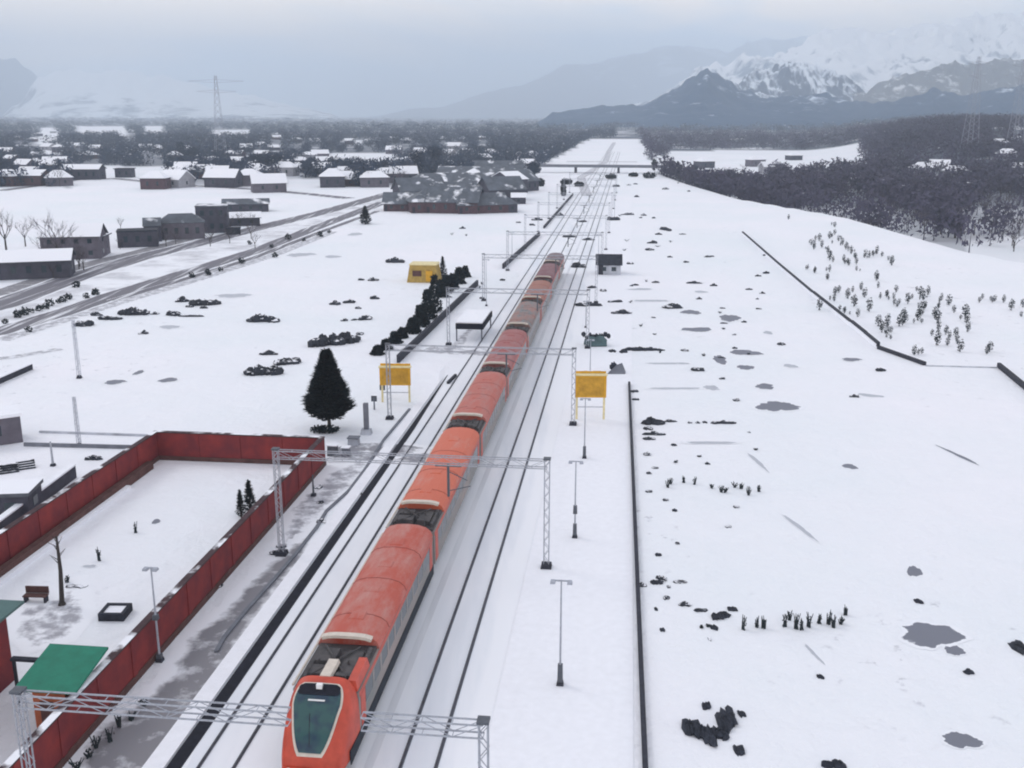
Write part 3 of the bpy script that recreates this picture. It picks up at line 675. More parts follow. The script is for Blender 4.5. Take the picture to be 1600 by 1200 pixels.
# leaning bare trunk in the compound
b0 = gp(97, 945); t = thing('bare_tree', 'bare leaning tree trunk inside the red-walled compound', 'tree', b0)
hh = hz(b0, 838); top = gp(88, 838, hh) - b0; rn = random.Random(5)
mb = MB(); top.y = 0.0; top.z = hh; mb.tube((0, 0, 0), top * .5 + Vector((.08, 0, 0)), .17, .13, 8); mb.tube(top * .5 + Vector((.08, 0, 0)), top, .13, .07, 8); mb.tube((0, 0, -.1), (0, 0, .25), .3, .16, 8); mb.build('trunk', 'bark', t)
mb = MB()
for k in range(14):
    q = rn.uniform(.6, 1); p = top * q; d = Vector((rn.uniform(-.5, .5), rn.uniform(-.5, .5), rn.uniform(.2, .6))); mb.tube(p, p + d, .03, .01, 4)
mb.build('crown', 'bark', t)

# ------------------------------------------------------------------ station name boards
def name_board(px, py_base, half_px, py_t, py_b, label):
    b = gp(px, py_base); s_ = ppm(b); hw_ = half_px / s_; z1 = hz(b, py_t); z0 = hz(b, py_b)
    t = thing('station_board', label, 'sign board', b, -.02, 'yellow station boards either side of the tracks')
    for s2 in (-1, 1):
        mb = MB(); mb.box(s2 * hw_ * .88 - .1, s2 * hw_ * .88 + .1, -.1, .1, 0, z1 - .1); mb.build('leg', 'pale_yellow', t)
    mb = MB(); mb.bar((-hw_ * .88, 0, z0 * .55), (hw_ * .88, 0, z0 * .55), .07, .07); mb.build('cross_brace', 'steel', t)
    bd = MB().box(-hw_, hw_, -.3, -.18, z0, z1 - .12).build('board', 'yellow', t)
    MB().box(-hw_ + .25, hw_ - .25, -.316, -.3, z0 + .2, z1 - .34).build('face_panel', 'board_face', bd)
    MB().box(-hw_ - .08, hw_ + .08, -.42, .12, z1 - .12, z1 + .02).build('snow_cap', 'pale_yellow', t)
    # short return board behind making the deep crown of the frame
    MB().box(-hw_ + .05, hw_ - .05, .12, .24, z0 + .35, z1 + .25).build('rear_board', 'yellow', t)
mat('board_face', (.50, .27, .03), .7, .3, 1.5)
name_board(619, 628, 24, 572, 601, 'yellow station board left of the train, by the dark low wall')
name_board(922, 655, 24, 584, 620, 'yellow station board right of the train on the wide platform')

# ------------------------------------------------------------------ red compound wall
def compound_wall():
    t = thing('compound_wall', 'dark red compound wall enclosing the snowy yard at left', 'wall', W(83.5, -26.2), -A)
    h = 2.55; u0 = -83.5 + 22
    P = [((0, u0), (0, -32.4)), ((0, -32.4), (0, 0)), ((0, 0), (-15.3, 0)), ((-15.3, 0), (-15.6, -30)), ((-15.6, -30), (-15.6, u0))]
    mb = MB(); mc = MB(); mpn = MB()
    for a, b in P:
        d = Vector((b[0] - a[0], b[1] - a[1], 0)).normalized() * .17
        A_ = Vector((*a, 0)) - d; B_ = Vector((*b, 0)) + d * .98
        z = Vector((0, 0, 1)); e = .0011 * len(mb.v)
        mb.bar(A_ + z * (h / 2 + .2), B_ + z * (h / 2 + .2), .30 + e * .02, h - .4)
        mpn.bar(A_ + z * .2, B_ + z * .2, .46 + e * .02, .4 + e * .01); mc.bar(A_ + z * (h + .05 + e * .02), B_ + z * (h + .05 + e * .02), .44, .1)
    mb.build('wall_panel', 'red_wall', t); mpn.build('plinth', 'brown_plinth', t); mc.build('coping', 'coping', t)
    for a, b in P:                                         # pilasters
        n = int((Vector(b) - Vector(a)).length / 4)
        mp_ = MB()
        for i in range(1, n + 1):
            c = Vector(a).lerp(Vector(b), i / (n + 1)); mp_.box(c.x - .21, c.x + .21, c.y - .21, c.y + .21, .3, h - .01)
        if n: mp_.build('pilaster', 'red_wall', t, kind='stuff')
    return t
compound_wall()
t = thing('low_ledge', 'brown stepped ledge at the foot of the left red wall', 'ledge', W(78, -41.0), -A)
MB().box(-.25, .25, -34, 3, 0, .7).build('step', 'brown_plinth', t); MB().box(.25, .6, -26, -2, 0, .3).build('snow_drift', 'snow_cap', t)

# ------------------------------------------------------------------ houses
def house(base, wd, dp, h, label, name='house', rz=0.0, roof='gable', rh=1.6, wm='house_wall', rmn='snow_roof', wins=3, over=.5, cat='house', group=None, door=True, storeys=1):
    t = thing(name, label, cat, base, rz, group)
    wl = MB(); x, y = wd / 2, dp / 2; wl.box(-x, x, -y, y, -.5, h)
    if roof == 'gable': wl.add([(-x, -y, h), (-x, y, h), (-x, 0, h + rh * .97), (x, -y, h), (x, y, h), (x, 0, h + rh * .97)], [(0, 2, 1), (3, 4, 5)])
    wo = wl.build('wall', wm, t)
    X, Y = x + over, y + over; r = MB()
    if roof == 'gable':
        k = rh * over / y
        r.add([(-X, -Y, h - k), (X, -Y, h - k), (X, 0, h + rh), (-X, 0, h + rh), (-X, Y, h - k), (X, Y, h - k), (-X, -Y, h - k + .18), (X, -Y, h - k + .18), (X, 0, h + rh + .18), (-X, 0, h + rh + .18), (-X, Y, h - k + .18), (X, Y, h - k + .18)],
              [(6, 7, 8, 9), (9, 8, 11, 10), (0, 3, 2, 1), (3, 4, 5, 2), (0, 1, 7, 6), (4, 10, 11, 5), (1, 2, 8, 7), (2, 5, 11, 8), (0, 6, 9, 3), (3, 9, 10, 4)])
    elif roof == 'hip':
        q = min(x, y) * .95
        a, b = (max(0, X - q), 0) if X > Y else (0, max(0, Y - q))
        r.add([(-X, -Y, h), (X, -Y, h), (X, Y, h), (-X, Y, h), (-X, -Y, h + .15), (X, -Y, h + .15), (X, Y, h + .15), (-X, Y, h + .15), (-a - .01, -b - .01, h + rh), (a + .01, b + .01, h + rh)],
              [(3, 2, 1, 0), (0, 1, 5, 4), (1, 2, 6, 5), (2, 3, 7, 6), (3, 0, 4, 7)] + ([(4, 5, 9, 8), (5, 6, 9), (6, 7, 8, 9), (7, 4, 8)] if X > Y else [(4, 5, 8), (5, 6, 9, 8), (6, 7, 9), (7, 4, 8, 9)]))
    else: r.box(-X, X, -Y, Y, h + .002, h + .3)
    r.build('roof', rmn, t)
    for st in range(storeys):
        z0 = h * (st + .35) / storeys; z1 = z0 + h / storeys * .38
        for i in range(wins):
            cx = -x + wd * (i + .7) / (wins + .4); ww = min(.9, wd / wins * .4)
            MB().box(cx - ww / 2, cx + ww / 2, -y - .03, -y + .02, z0, z1).build('window', 'glass_dark', wo)
        MB().box(x - .02, x + .03, -.5, .4, z0, z1).build('window', 'glass_dark', wo)
    if door: MB().box(-x + .3, -x + 1.2, -y - .04, -y + .02, 0, 2).build('door', 'dark_stone', t)
    return t
# bottom-left station buildings
c = gp(38, 940, 4.4); u_, v_ = UV(c.x, c.y)
t = house(W(u_ - 8, v_ - 5), 8.6, 14.6, 4.3, 'red-walled building with pale green hipped roof, cut by the left edge', 'station_building', -A, 'hip', 2.2, 'red_wall', 'pale_green_roof', 3, .7, 'building')
c1 = gp(150, 1018, 3.1); u1, v1 = UV(c1.x, c1.y); c2 = gp(40, 1078, 2.6); u2, v2 = UV(c2.x, c2.y)
t = thing('gate_hut', 'small hut with bright green roof against the red wall', 'hut', W((u1 + u2) / 2, (v1 + v2) / 2 + .2), -A)
MB().box(-.95, .75, -1.5, 1.1, 0, 2.75).build('wall', 'rust_wall', t)
MB().add([(-1.75, -1.75, 2.62), (1.45, -1.75, 2.62), (1.45, 1.7, 3.2), (-1.75, 1.7, 3.2), (-1.75, -1.75, 2.74), (1.45, -1.75, 2.74), (1.45, 1.7, 3.32), (-1.75, 1.7, 3.32)], [(3, 2, 1, 0), (4, 5, 6, 7), (0, 1, 5, 4), (1, 2, 6, 5), (2, 3, 7, 6), (3, 0, 4, 7)]).build('roof', 'green_roof', t)
MB().box(-.6, .1, -1.54, -1.48, 0, 2.0).build('door', 'brown_plinth', t)
t = thing('canopy_frame', 'dark timber canopy frame beside the bright green roofed hut', 'frame', W((u1 + u2) / 2 + 1.2, (v1 + v2) / 2 - 2.6), -A)
MB().box(-.9, .9, -.1, .2, 2.5, 2.65).build('beam', 'dark_stone', t)
for s_ in (-.8, .8): MB().box(s_ - .07, s_ + .07, -.02, .12, 0, 2.5).build('post', 'dark_stone', t)
# low sheds at the left
house(gp(-35, 694), 7.5, 3.2, 2.6, 'dark flat-roofed shed with thick snow on top, left edge', 'shed', .55, 'flat', 0, 'house_wall', 'snow_cap', 2, .15, 'shed')
house(gp(10, 800), 4.6, 3, 1.8, 'low dark shed between the diagonal wall and the left edge', 'shed', .1, 'flat', 0, 'house_wall_dark', 'snow_roof', 2, .15, 'shed', door=False)
low_wall((-60, 882), (116, 746), 1.1, .45, 'snow-topped low wall running diagonally outside the red compound', 'boundary_wall', 'house_wall_dark', True)
low_wall((38, 697), (236, 702), .35, .2, 'thin dark fence line behind the left red wall', 'fence', 'kerb', cat='fence')
low_wall((62, 676), (236, 682), .2, .2, 'fainter rear fence line behind the left red wall', 'fence', 'pale_patch', cat='fence')
low_wall((-60, 625), (48, 577), .7, .6, 'short dark snow-edged bank at the left edge of the snowfield', 'retaining_wall', 'dark_stone', True)
strip('slush_track', pl((-60, 566), (20, 558), (95, 545)), 2.0, 'slush_path', .02, kind='structure')
# wooden bits beside the shed
for k, (a, b, s_) in enumerate([(12, 738, 'leftmost'), (38, 732, 'rightmost')]):
    p = gp(a, b); t = thing('timber_stack', s_ + ' of two snow-dusted timber stacks by the low sheds', 'timber', p, .5, 'timber stacks by the sheds')
    mb = MB()
    for q in range(4): mb.box(-.9 + q * .1, .9, -.4 + q * .25, -.22 + q * .25, q * .14, q * .14 + .16)
    mb.build('planks', 'rubble', t)
# planter and bench in the compound
p = gp(181, 962); t = thing('planter', 'square dark-rimmed planter filled with snow in the compound', 'planter', p, -.02)
rb = MB(); a, bb = .78, .75
for q in ((-a, a, -bb, -bb + .2), (-a, a, bb - .2, bb), (-a, -a + .2, -bb + .2, bb - .2), (a - .2, a, -bb + .2, bb - .2)): rb.box(*q, 0, .5)
rb.build('rim', 'rubble_bare', t); MB().box(-a + .2, a - .2, -bb + .2, bb - .2, 0, .4).build('snow_fill', 'snow_cap', t)
p = gp(57, 940); t = thing('bench', 'reddish-brown slatted bench near the leaning bare trunk', 'bench', p, -.05)
MB().box(-.75, .75, -.25, .25, .4, .48).build('seat', 'brown_plinth', t); MB().box(-.75, .75, .22, .3, .5, .95).build('backrest', 'brown_plinth', t)
for s_ in (-.65, .65): MB().box(s_ - .05, s_ + .05, -.22, .22, 0, .4).build('leg', 'dark_stone', t)
# concrete pillar, box and markers by the conifer
p = gp(573, 678); t = thing('concrete_pillar', 'grey concrete pillar right of the big dark conifer', 'pillar', p, -A)
MB().box(-.22, .22, -.2, .2, .3, hz(p, 630)).build('shaft', 'kerb', t); MB().box(-.55, .5, -.4, .4, 0, .5, .08).build('base_block', 'pale_patch', t)
p = gp(553, 695); t = thing('equipment_box', 'grey trackside box below the concrete pillar', 'box', p, -A)
MB().box(-.5, .5, -.4, .4, 0, .7, .03).build('cabinet', 'pale_patch', t); MB().box(-.55, .55, -.45, .45, .7, .78).build('lid', 'kerb', t)
p = gp(521, 712); t = thing('electrical_cabinet', 'dark green cabinet behind the red wall corner, under the conifer', 'cabinet', p, -A)
MB().box(-.5, .4, -.3, .3, 0, 1.0, .03).build('cabinet', 'dark_steel', t); MB().box(-.55, .45, -.35, .35, 1.0, 1.08).build('lid', 'snow_cap', t)
p = gp(541, 712); t = thing('junction_box', 'second small cabinet nearest the thin drain kerb', 'box', p, -A)
MB().box(-.35, .35, -.3, .3, 0, .8, .03).build('cabinet', 'kerb', t); MB().box(-.4, .4, -.35, .35, .8, .88).build('lid', 'snow_cap', t)
for k, (a, b) in enumerate([(585, 640), (598, 622)]):
    p = gp(a, b); t = thing('marker_post', ('left' if k == 0 else 'right') + ' of two short marker posts between pillar and yellow board', 'marker post', p, -A, 'short marker posts')
    MB().tube((0, 0, 0), (0, 0, 1.3), .1, .08).build('post', 'kerb', t); MB().box(-.3, .3, -.05, .05, .9, 1.5).build('plate', 'dark_steel', t)
# yellow cabin
p = gp(664, 439); t = thing('site_cabin', 'dull yellow site cabin with sloping sides beyond the shrub row', 'cabin', p, -.1)
cb = MB().box(-3.0, 2.9, -2.2, 2.2, 0, 3.2, .5).build('wall', 'yellow_dull', t); MB().box(-2.7, 2.6, -1.9, 1.9, 3.2, 3.45, .2).build('snow_cap', 'pale_yellow', t)
MB().box(.6, 1.8, -2.27, -2.0, .3, 2.2).build('door', 'yellow', t); MB().box(-1.9, -.3, -2.2, -1.9, 1.2, 2.2).build('window', 'brown_plinth', t)
# shelter with black edges
p = gp(735, 512); t = thing('shelter', 'low snow-roofed shelter with black front edge, left of the train', 'shelter', W(*UV(p.x, p.y)), -A)
q1, q2, q3 = gp(712, 506, 2.4), gp(752, 509, 2.4), gp(768, 487, 2.4)
R_ = lambda q: (UV(q.x, q.y)[1] - UV(p.x, p.y)[1], UV(q.x, q.y)[0] - UV(p.x, p.y)[0])
(xa, ya), (xb, yb), (xc, yc) = R_(q1), R_(q2), R_(q3)
MB().box(xa, xb, ya, yc, 2.4, 2.65).build('snow_roof', 'snow_cap', t)
MB().box(xa, xb + .12, ya - .15, ya - .01, 1.7, 2.5).build('front_fascia', 'black_face', t); MB().box(xb + .01, xb + .15, ya, yc, 1.7, 2.5).build('side_fascia', 'black_face', t)
for a in (xa + .1, xb - .1):
    for b in (ya + .1, yc - .1): MB().box(a - .08, a + .08, b - .08, b + .08, 0, 2.4).build('post', 'dark_steel', t)
# small grey shed at the right of the tracks
p = gp(951, 427); t = house(p, 4.6, 4.2, 2.1, 'small grey shed with dark roof, right of the tail of the train', 'shed', -.08, 'gable', 1.5, 'pale_patch', 'rubble_bare', 2, .3, 'shed')
# grey green wagon heap
p = gp(932, 541); t = thing('material_heap', 'grey-green tarpaulined heap with dark tufts, right platform', 'heap', p)
mb = MB(); mb.blob((0, .4, .5), (1.5, 1.0, .95), 3); mb.build('tarpaulin', 'tarp', t) if 'tarp' in M else (mat('tarp', (.08, .13, .14), .8, .3, 1), mb.build('tarpaulin', 'tarp', t))
mb = MB(); rn = random.Random(2)
for k in range(9): mb.blob((-1.7 + k * .42, .6 + rn.uniform(-.2, .2), 1.2 + rn.uniform(-.2, .3)), (.28, .3, .32), k)
mb.build('rubble', 'rubble_bare', t)
p = gp(962, 583); t = thing('material_heap', 'pale grey triangular tarpaulin heap behind the right yellow board', 'heap', p)
MB().add([(-1.1, -.6, 0), (1.1, -.6, 0), (1.3, .7, 0), (-.7, .8, 0), (.1, .1, 1.0), (.8, .5, 1.15)], [(0, 1, 5, 4), (1, 2, 5), (2, 3, 4, 5), (3, 0, 4), (3, 2, 1, 0)]).build('tarpaulin', 'kerb', t)
MB().blob((-.2, .6, .7), (.45, .4, .5), 8).build('rubble', 'rubble_bare', t)

# ------------------------------------------------------------------ trees
def leafy(mb, c, r, n, size, rn, top_bias=0):
    for k in range(n):
        while True:
            d = Vector((rn.uniform(-1, 1), rn.uniform(-1, 1), rn.uniform(-1, 1)))
            if .2 < d.length < 1: break
        p = Vector(c) + Vector((d.x * r[0], d.y * r[1], d.z * r[2])); s_ = size * rn.uniform(.6, 1.4)
        a = Vector((rn.gauss(0, 1), rn.gauss(0, 1), rn.gauss(0, 1))).normalized() * s_; b = Vector((rn.gauss(0, 1), rn.gauss(0, 1), rn.gauss(0, 1))).normalized() * s_ * .7
        mb.add([p - a, p + b, p + a, p - b], [(0, 1, 2, 3)])
# the big conifer
def conifer(base, h, rmax, label, n=2600, seed=1, group=None, name='conifer', low=.16, leaf=.2):
    t = thing(name, label, 'conifer', base, 0, group); rn = random.Random(seed)
    MB().tube((0, 0, -.1), (0, 0, h * .8), h * .022 + .04, .03).build('trunk', 'bark', t)
    mb = MB()
    for k in range(n):
        q = rn.random() ** .8; z = h * (low + (1 - low) * q)
        pr_ = ((1 - q) ** .95) * min(1, .45 + q * 3.0) * rmax * 1.25
        a = rn.uniform(0, 2 * math.pi); rr = pr_ * math.sqrt(rn.uniform(.1, 1)) * (1 + .12 * math.sin(a * 5 + z * 3))
        p = Vector((rr * math.cos(a), rr * math.sin(a), z)); o_ = Vector((math.cos(a), math.sin(a), rn.uniform(-.1, .8))).normalized() * leaf * rn.uniform(.7, 1.6)
        s_ = Vector((-math.sin(a), math.cos(a), rn.uniform(-.3, .3))) * leaf * .55
        mb.add([p - o_ * .4 - s_, p - o_ * .4 + s_, p + o_], [(0, 1, 2)])
    mb.build('crown', 'conifer', t)
    return t
b0 = gp(515, 672); conifer(b0, hz(b0, 549), 2.25, 'big dark teardrop-shaped conifer at the corner of the red wall', 9000, 3, low=.17, leaf=.42)
t = thing('shrub', 'dark ground shrub spread at the foot of the big conifer', 'shrub', gp(508, 676)); mb = MB(); rn = random.Random(9)
leafy(mb, (0, 0, .35), (1.5, .6, .4), 500, .14, rn); mb.build('foliage', 'conifer', t)
conifer(gp(377, 808), 2.2, .38, 'smaller of two narrow dark conifers inside the red wall', 500, 5, leaf=.14, low=.05)
conifer(gp(391, 802), 2.7, .55, 'larger of two narrow dark conifers inside the red wall', 700, 6, leaf=.16, low=.05)
# the row of evergreens along the dark low wall: irregular dark bank of shrubs
RW = [(590, 548, 10, 7), (603, 540, 10, 8), (617, 530, 11, 9), (628, 522, 9, 8), (645, 514, 13, 12), (658, 503, 14, 17), (669, 492, 14, 24), (679, 481, 12, 30), (690, 458, 10, 14), (697, 451, 11, 14), (707, 445, 10, 12), (717, 437, 10, 13), (727, 427, 8, 9)]
for k, (a, b, w_, h_) in enumerate(RW):
    p = gp(a, b + 6); s_ = ppm(p); t = thing('evergreen_shrub', 'dark evergreen shrub %s in the row beside the dark wall, counted from the near end' % (ORD + ['thirteenth'])[k].replace('nearest', 'first'), 'shrub', p, 0, 'row of dark evergreens beside the wall')
    mb = MB(); rn = random.Random(k + 20); hh = h_ * 1.9 / s_; ww = w_ * 1.15 / s_
    for q in range(700):
        z = rn.random() ** 1.1; r_2 = ww * (1 - z * .65) * math.sqrt(rn.random()); an = rn.uniform(0, 6.28)
        pp = Vector((r_2 * math.cos(an), r_2 * math.sin(an), z * hh)); d = Vector((rn.gauss(0, 1), rn.gauss(0, 1), rn.gauss(.6, 1))).normalized() * .3; e = Vector((rn.gauss(0, 1), rn.gauss(0, 1), rn.gauss(0, 1))).normalized() * .18
        mb.add([pp - d, pp + e, pp + d, pp - e], [(0, 1, 2, 3)])
    mb.build('foliage', 'conifer', t)
conifer(gp(692, 436), 4.2, .9, 'narrow dark green conifer touching the dull yellow cabin', 700, 12, leaf=.25, low=.05)
conifer(gp(571, 350), 5.0, 1.9, 'lone dark squat conifer below the grey-roofed houses', 900, 13, leaf=.45, low=.02)

# bare trees: template + copies
def bare_tree(seed, h, m='twigs', spread=.5, fine=9):
    rn = random.Random(seed); tr = MB(); cr_ = MB()
    tr.tube((0, 0, -.3), (0, 0, h * .35), h * .018, h * .012, 6)
    def grow(p, d, ln, r, lvl):
        q = p + d * ln; (tr if lvl < 1 else cr_).tube(p, q, r, r * .6, 4 if lvl < 2 else 3)
        if lvl == 3: return
        for k in range(3 if lvl < 2 else fine // 3):
            nd = (d + Vector((rn.uniform(-1, 1), rn.uniform(-1, 1), rn.uniform(-.2, .7))) * spread * 1.3).normalized(); grow(p + d * ln * rn.uniform(.55, 1), nd, ln * rn.uniform(.55, .8), r * .55, lvl + 1)
    for k in range(5):
        a = k * 1.26 + rn.random(); grow(Vector((0, 0, h * rn.uniform(.2, .35))), Vector((math.cos(a) * spread, math.sin(a) * spread, 1)).normalized(), h * .28, h * .008, 0)
    return tr, cr_
TPL = []
for k, (sd_, hh, m_) in enumerate([(1, 9, 'twigs'), (2, 10, 'twigs_purple'), (3, 8, 'twigs'), (4, 11, 'twigs_purple')]):
    tr, cr_ = bare_tree(sd_, hh, m_); TPL.append((tr, cr_, hh, m_))
_first = {}
def put_bare(px, py, top_or_h, label, group=None, k=0, is_px=False, rz=0.0, sx=1.0):
    p = gpt(px, py); tr, cr_, hh, m_ = TPL[k]
    h = (hz(p, top_or_h) - p.z) if is_px else top_or_h; s_ = h / hh
    if k not in _first:
        t = thing('bare_tree', label, 'tree', p, rz, group); tr.build('trunk', 'bark', t); cr_.build('crown', m_, t); _first[k] = t; t.scale = (s_ * sx, s_ * sx, s_); return t
    t = dup(_first[k], p, rz, (s_ * sx, s_ * sx, s_), label)
    if group: t['group'] = group
    elif 'group' in t: del t['group']
    return t
rn = random.Random(77)
for k, (a, b, tp, lab) in enumerate([(10, 392, 318, 'bare grey tree at the left edge behind the dark long house'), (92, 415, 322, 'spreading bare tree before the grey two-part house'), (75, 420, 350, 'bare tree right of the dark long house at left edge'), (110, 425, 360, 'low bare tree nearest the highway by the grey house'),
        (40, 385, 335, 'faint bare tree in the field behind the dark long house'), (238, 372, 340, 'small bare tree between the grey field houses')]):
    put_bare(a, b, tp, lab, None, k % 4, True, rn.uniform(0, 6), 1.25)

# saplings beyond the diagonal wall
def sapling_tpl(seed):
    rn = random.Random(seed); mb = MB(); mb.tube((0, 0, -.05), (0, 0, .9), .04, .02, 4)
    leafy(mb, (0, 0, .8), (.34, .34, .75), 130, .095, rn)
    for k in range(7): mb.tube((0, 0, .1), (rn.uniform(-.35, .35), rn.uniform(-.35, .35), rn.uniform(.8, 1.5)), .022, .01, 3); return mb
ST_ = [sapling_tpl(k).build('sapling', 'sapling') for k in range(3)]
SP = """1268 378;1272 385;1280 372;1284 382;1296 368;1300 376;1304 350;1304 362;1293 392;1310 372;1316 378;1322 385;1330 392;1335 398;1320 408;1326 410;1318 404;1338 408;1338 418;1296 402;1273 422;1292 432;1296 420;1364 396;1370 392;1358 398;1378 396;1388 402;1393 410;1369 434;1352 396;
1262 416;1305 456;1303 466;1332 452;1334 474;1351 460;1375 462;1385 460;1396 462;1400 452;1397 472;1405 470;1386 458;1418 470;1425 462;1432 450;1438 458;1442 464;1450 456;1443 480;1437 488;1434 496;1440 500;1446 476;1468 468;1466 478;1482 472;1460 490;1465 500;1466 512;1372 505;1378 515;1386 505;1385 522;1392 515;1412 490;1414 500;1508 490;1510 500;1512 514;1478 518;1483 525;1493 522;1495 532;1480 535;1464 535;1546 545;1535 462;1530 468;1548 465;1554 466;1568 468;1580 480;1595 490;1598 475;1312 480;1320 482;1340 490;1405 505;1358 482;1280 480;1440 548;1428 550;1232 338;1405 355;1345 448;1324 462;1456 520;1500 545;1372 445;1490 484"""
pts = [tuple(map(float, q.split())) for q in SP.replace('\n', '').split(';')]
rn = random.Random(4); extra = []
for (a, b) in pts[:34] : extra.append((a + rn.uniform(-7, 7), b + rn.uniform(-4, 4)))
for (a, b) in pts[34:-8]:
    if rn.random() < .35: extra.append((a + rn.uniform(-8, 8), b + rn.uniform(-5, 5)))
for i, (a, b) in enumerate(pts + extra):
    if i < 3: o = ST_[i]
    else: o = ST_[i % 3].copy(); col.objects.link(o)
    o.location = gpt(a, b + 5); s_ = rn.uniform(.6, 1.4) * (1.0 if i < len(pts) else .65); o.scale = (s_ * rn.uniform(.9, 1.3), s_, s_ * rn.uniform(.8, 1.1)); o.rotation_euler = (0, 0, rn.uniform(0, 6))
    if a < 1400 and b < 445: g, lb = 'upper cluster of saplings', 'small dark sapling in the upper cluster above the diagonal wall'
    elif a > 1522: g, lb = 'right cluster of saplings', 'small dark sapling in the cluster near the right picture edge'
    else: g, lb = 'middle cluster of saplings', 'small dark sapling in the large middle cluster beyond the diagonal wall'
    tag(o, lb, 'sapling', g)

# ------------------------------------------------------------------ rubble, slabs, sticks
CNT = ['leftmost', 'second', 'third', 'fourth', 'fifth', 'sixth', 'seventh', 'eighth', 'ninth', 'tenth', 'eleventh', 'twelfth', 'thirteenth', 'fourteenth', 'fifteenth', 'sixteenth', 'seventeenth', 'eighteenth', 'nineteenth', 'twentieth']
def rubble(x, y, w_, h_, label, kind='r', group=None, ang=0.0):
    p = gp(x, y + h_ * .35); s_ = ppm(p); wm = w_ / s_; seed = int(x * 3 + y * 7); rn = random.Random(seed)
    if kind in 'fpl':                                     # flat patch / pale patch / line
        dm = abs(gp(x, y - h_ / 2).y - gp(x, y + h_ / 2).y); mb = MB(); n = 44; P = []; q1, q2, q3 = rn.uniform(0, 6), rn.uniform(0, 6), rn.uniform(0, 6)
        c = gp(x, y)
        for i in range(n):
            t = 2 * math.pi * i / n; m_ = 1 + .13 * math.sin(2 * t + q1) + .10 * math.sin(3 * t + q2) + .06 * math.sin(7 * t + q3) + rn.uniform(-.07, .07) if kind != 'l' else 1 + rn.uniform(-.18, .1)
            a, b = math.cos(t), math.sin(t)
            if kind == 'l': a = math.copysign(abs(a) ** .4, a); b = math.copysign(abs(b) ** .4, b)
            P.append((a * wm / 2 * m_, b * dm / 2 * m_))
        zz = .008 + .02 * ((x * .37 + y * .61) % 1); vs = [(0, 0, zz)]; fd = [1.0]; fs = []; RR = [.35, .7, .88, 1.0, 1.12]
        for ri, rr in enumerate(RR):
            vs += [(a_ * rr, b_ * rr, zz) for a_, b_ in P]; fd += [max(0, min(1, (1.12 - rr) / .3))] * n
            fs += [(0, 1 + i, 1 + (i + 1) % n) for i in range(n)] if ri == 0 else [(1 + (ri - 1) * n + i, 1 + ri * n + i, 1 + ri * n + (i + 1) % n, 1 + (ri - 1) * n + (i + 1) % n) for i in range(n)]
        mb.add(vs, fs); nm = {'f': 'bare_patch', 'p': 'bare_patch', 'l': 'drain_cover'}[kind]
        o = mb.build(nm, {'f': 'melt_patch', 'p': 'faint_patch', 'l': 'faint_patch'}[kind]); o.data.attributes.new('fade', 'FLOAT', 'POINT').data.foreach_set('value', fd); o.location = c; o.rotation_euler = (0, 0, ang)
        return tag(o, label, {'f': 'bare patch', 'p': 'bare patch', 'l': 'drain cover'}[kind], group)
    if kind == 's':                                       # dead plant
        mb = MB(); hh = h_ / s_ * 1.0
        for k in range(7): mb.tube((rn.uniform(-.1, .1), rn.uniform(-.1, .1), 0), (rn.uniform(-wm, wm) * .6, rn.uniform(-.2, .2), hh * rn.uniform(.5, 1)), .05, .02, 4)
        leafy(mb, (0, 0, hh * .45), (wm * .45, .2, hh * .4), 22, .07, rn)
        o = mb.build('dead_plant', 'sapling'); o.location = p; return tag(o, label, 'plant', group)
    mb = MB(); n = max(3, int(w_ / 7)); hh = h_ / s_ * .62
    for k in range(n):
        q = (k + .5) / n - .5; r = wm / n * rn.uniform(.8, 1.25); zz = min(hh, wm * .35) * rn.uniform(.5, 1) * (1 - abs(q) * .8)
        dy = -math.tan(ang) * 0 + q * wm * math.sin(ang) * 1.6
        mb.blob((q * wm * math.cos(ang), dy + rn.uniform(-.2, .2) * hh, zz * .4), (r, max(.25, hh * rn.uniform(.8, 1.3)), zz), seed + k, 8, .28)
    o = mb.build('rubble_heap', 'rubble' if kind == 'r' else 'rubble_bare'); o.location = p
    return tag(o, label, 'rubble heap', group)
def row(items, place, group, what='dark rubble heap'):
    for i, it in enumerate(sorted(items, key=lambda q: q[0])):
        x, y, w_, h_ = it[:4]; k = it[4] if len(it) > 4 else 'r'; a = it[5] if len(it) > 5 else 0
        wh = {'r': what, 'd': what, 'f': 'grey bare patch', 'p': 'pale bare patch', 'l': 'long thin grey drain cover', 's': 'dark dead plant'}[k]
        nm = CNT[i] + ('' if i == 0 else ' from left')
        rubble(x, y, w_, h_, '%s %s, %s' % (wh, place, nm), k, group, a)
# distinctive ones
rubble(1455, 992, 92, 42, 'largest grey bare patch in the right snowfield', 'f', ang=-.25)
rubble(1490, 1015, 34, 18, 'narrow dark tail at the lower end of the largest bare patch', 'f', ang=-.7)
rubble(1502, 1157, 54, 28, 'oval grey bare patch at the bottom right corner', 'f', ang=-.1)
rubble(1214, 635, 64, 17, 'elongated grey bare patch upper right of the kerb wall', 'f', ang=-.1)
rubble(1195, 604, 32, 9, 'small grey bare patch above the elongated one', 'f')
rubble(1428, 893, 22, 20, 'small slanted grey patch above the largest bare patch', 'f', ang=-.5)
rubble(1435, 936, 10, 12, 'tiny dark lump between two grey bare patches, right snowfield', 'd')
rubble(1514, 1048, 13, 8, 'tiny dark stone below the tail of the largest bare patch', 'd')
rubble(1134, 1112, 30, 40, 'black pointed rubble heap at the bottom of the right snowfield', 'd', ang=.5)
rubble(1092, 1134, 44, 34, 'brown-black rubble heap, left half of the bottom cluster', 'd', ang=-.4)
rubble(1118, 1142, 36, 18, 'low rubble ridge at the foot of the bottom cluster', 'd', ang=-.3)
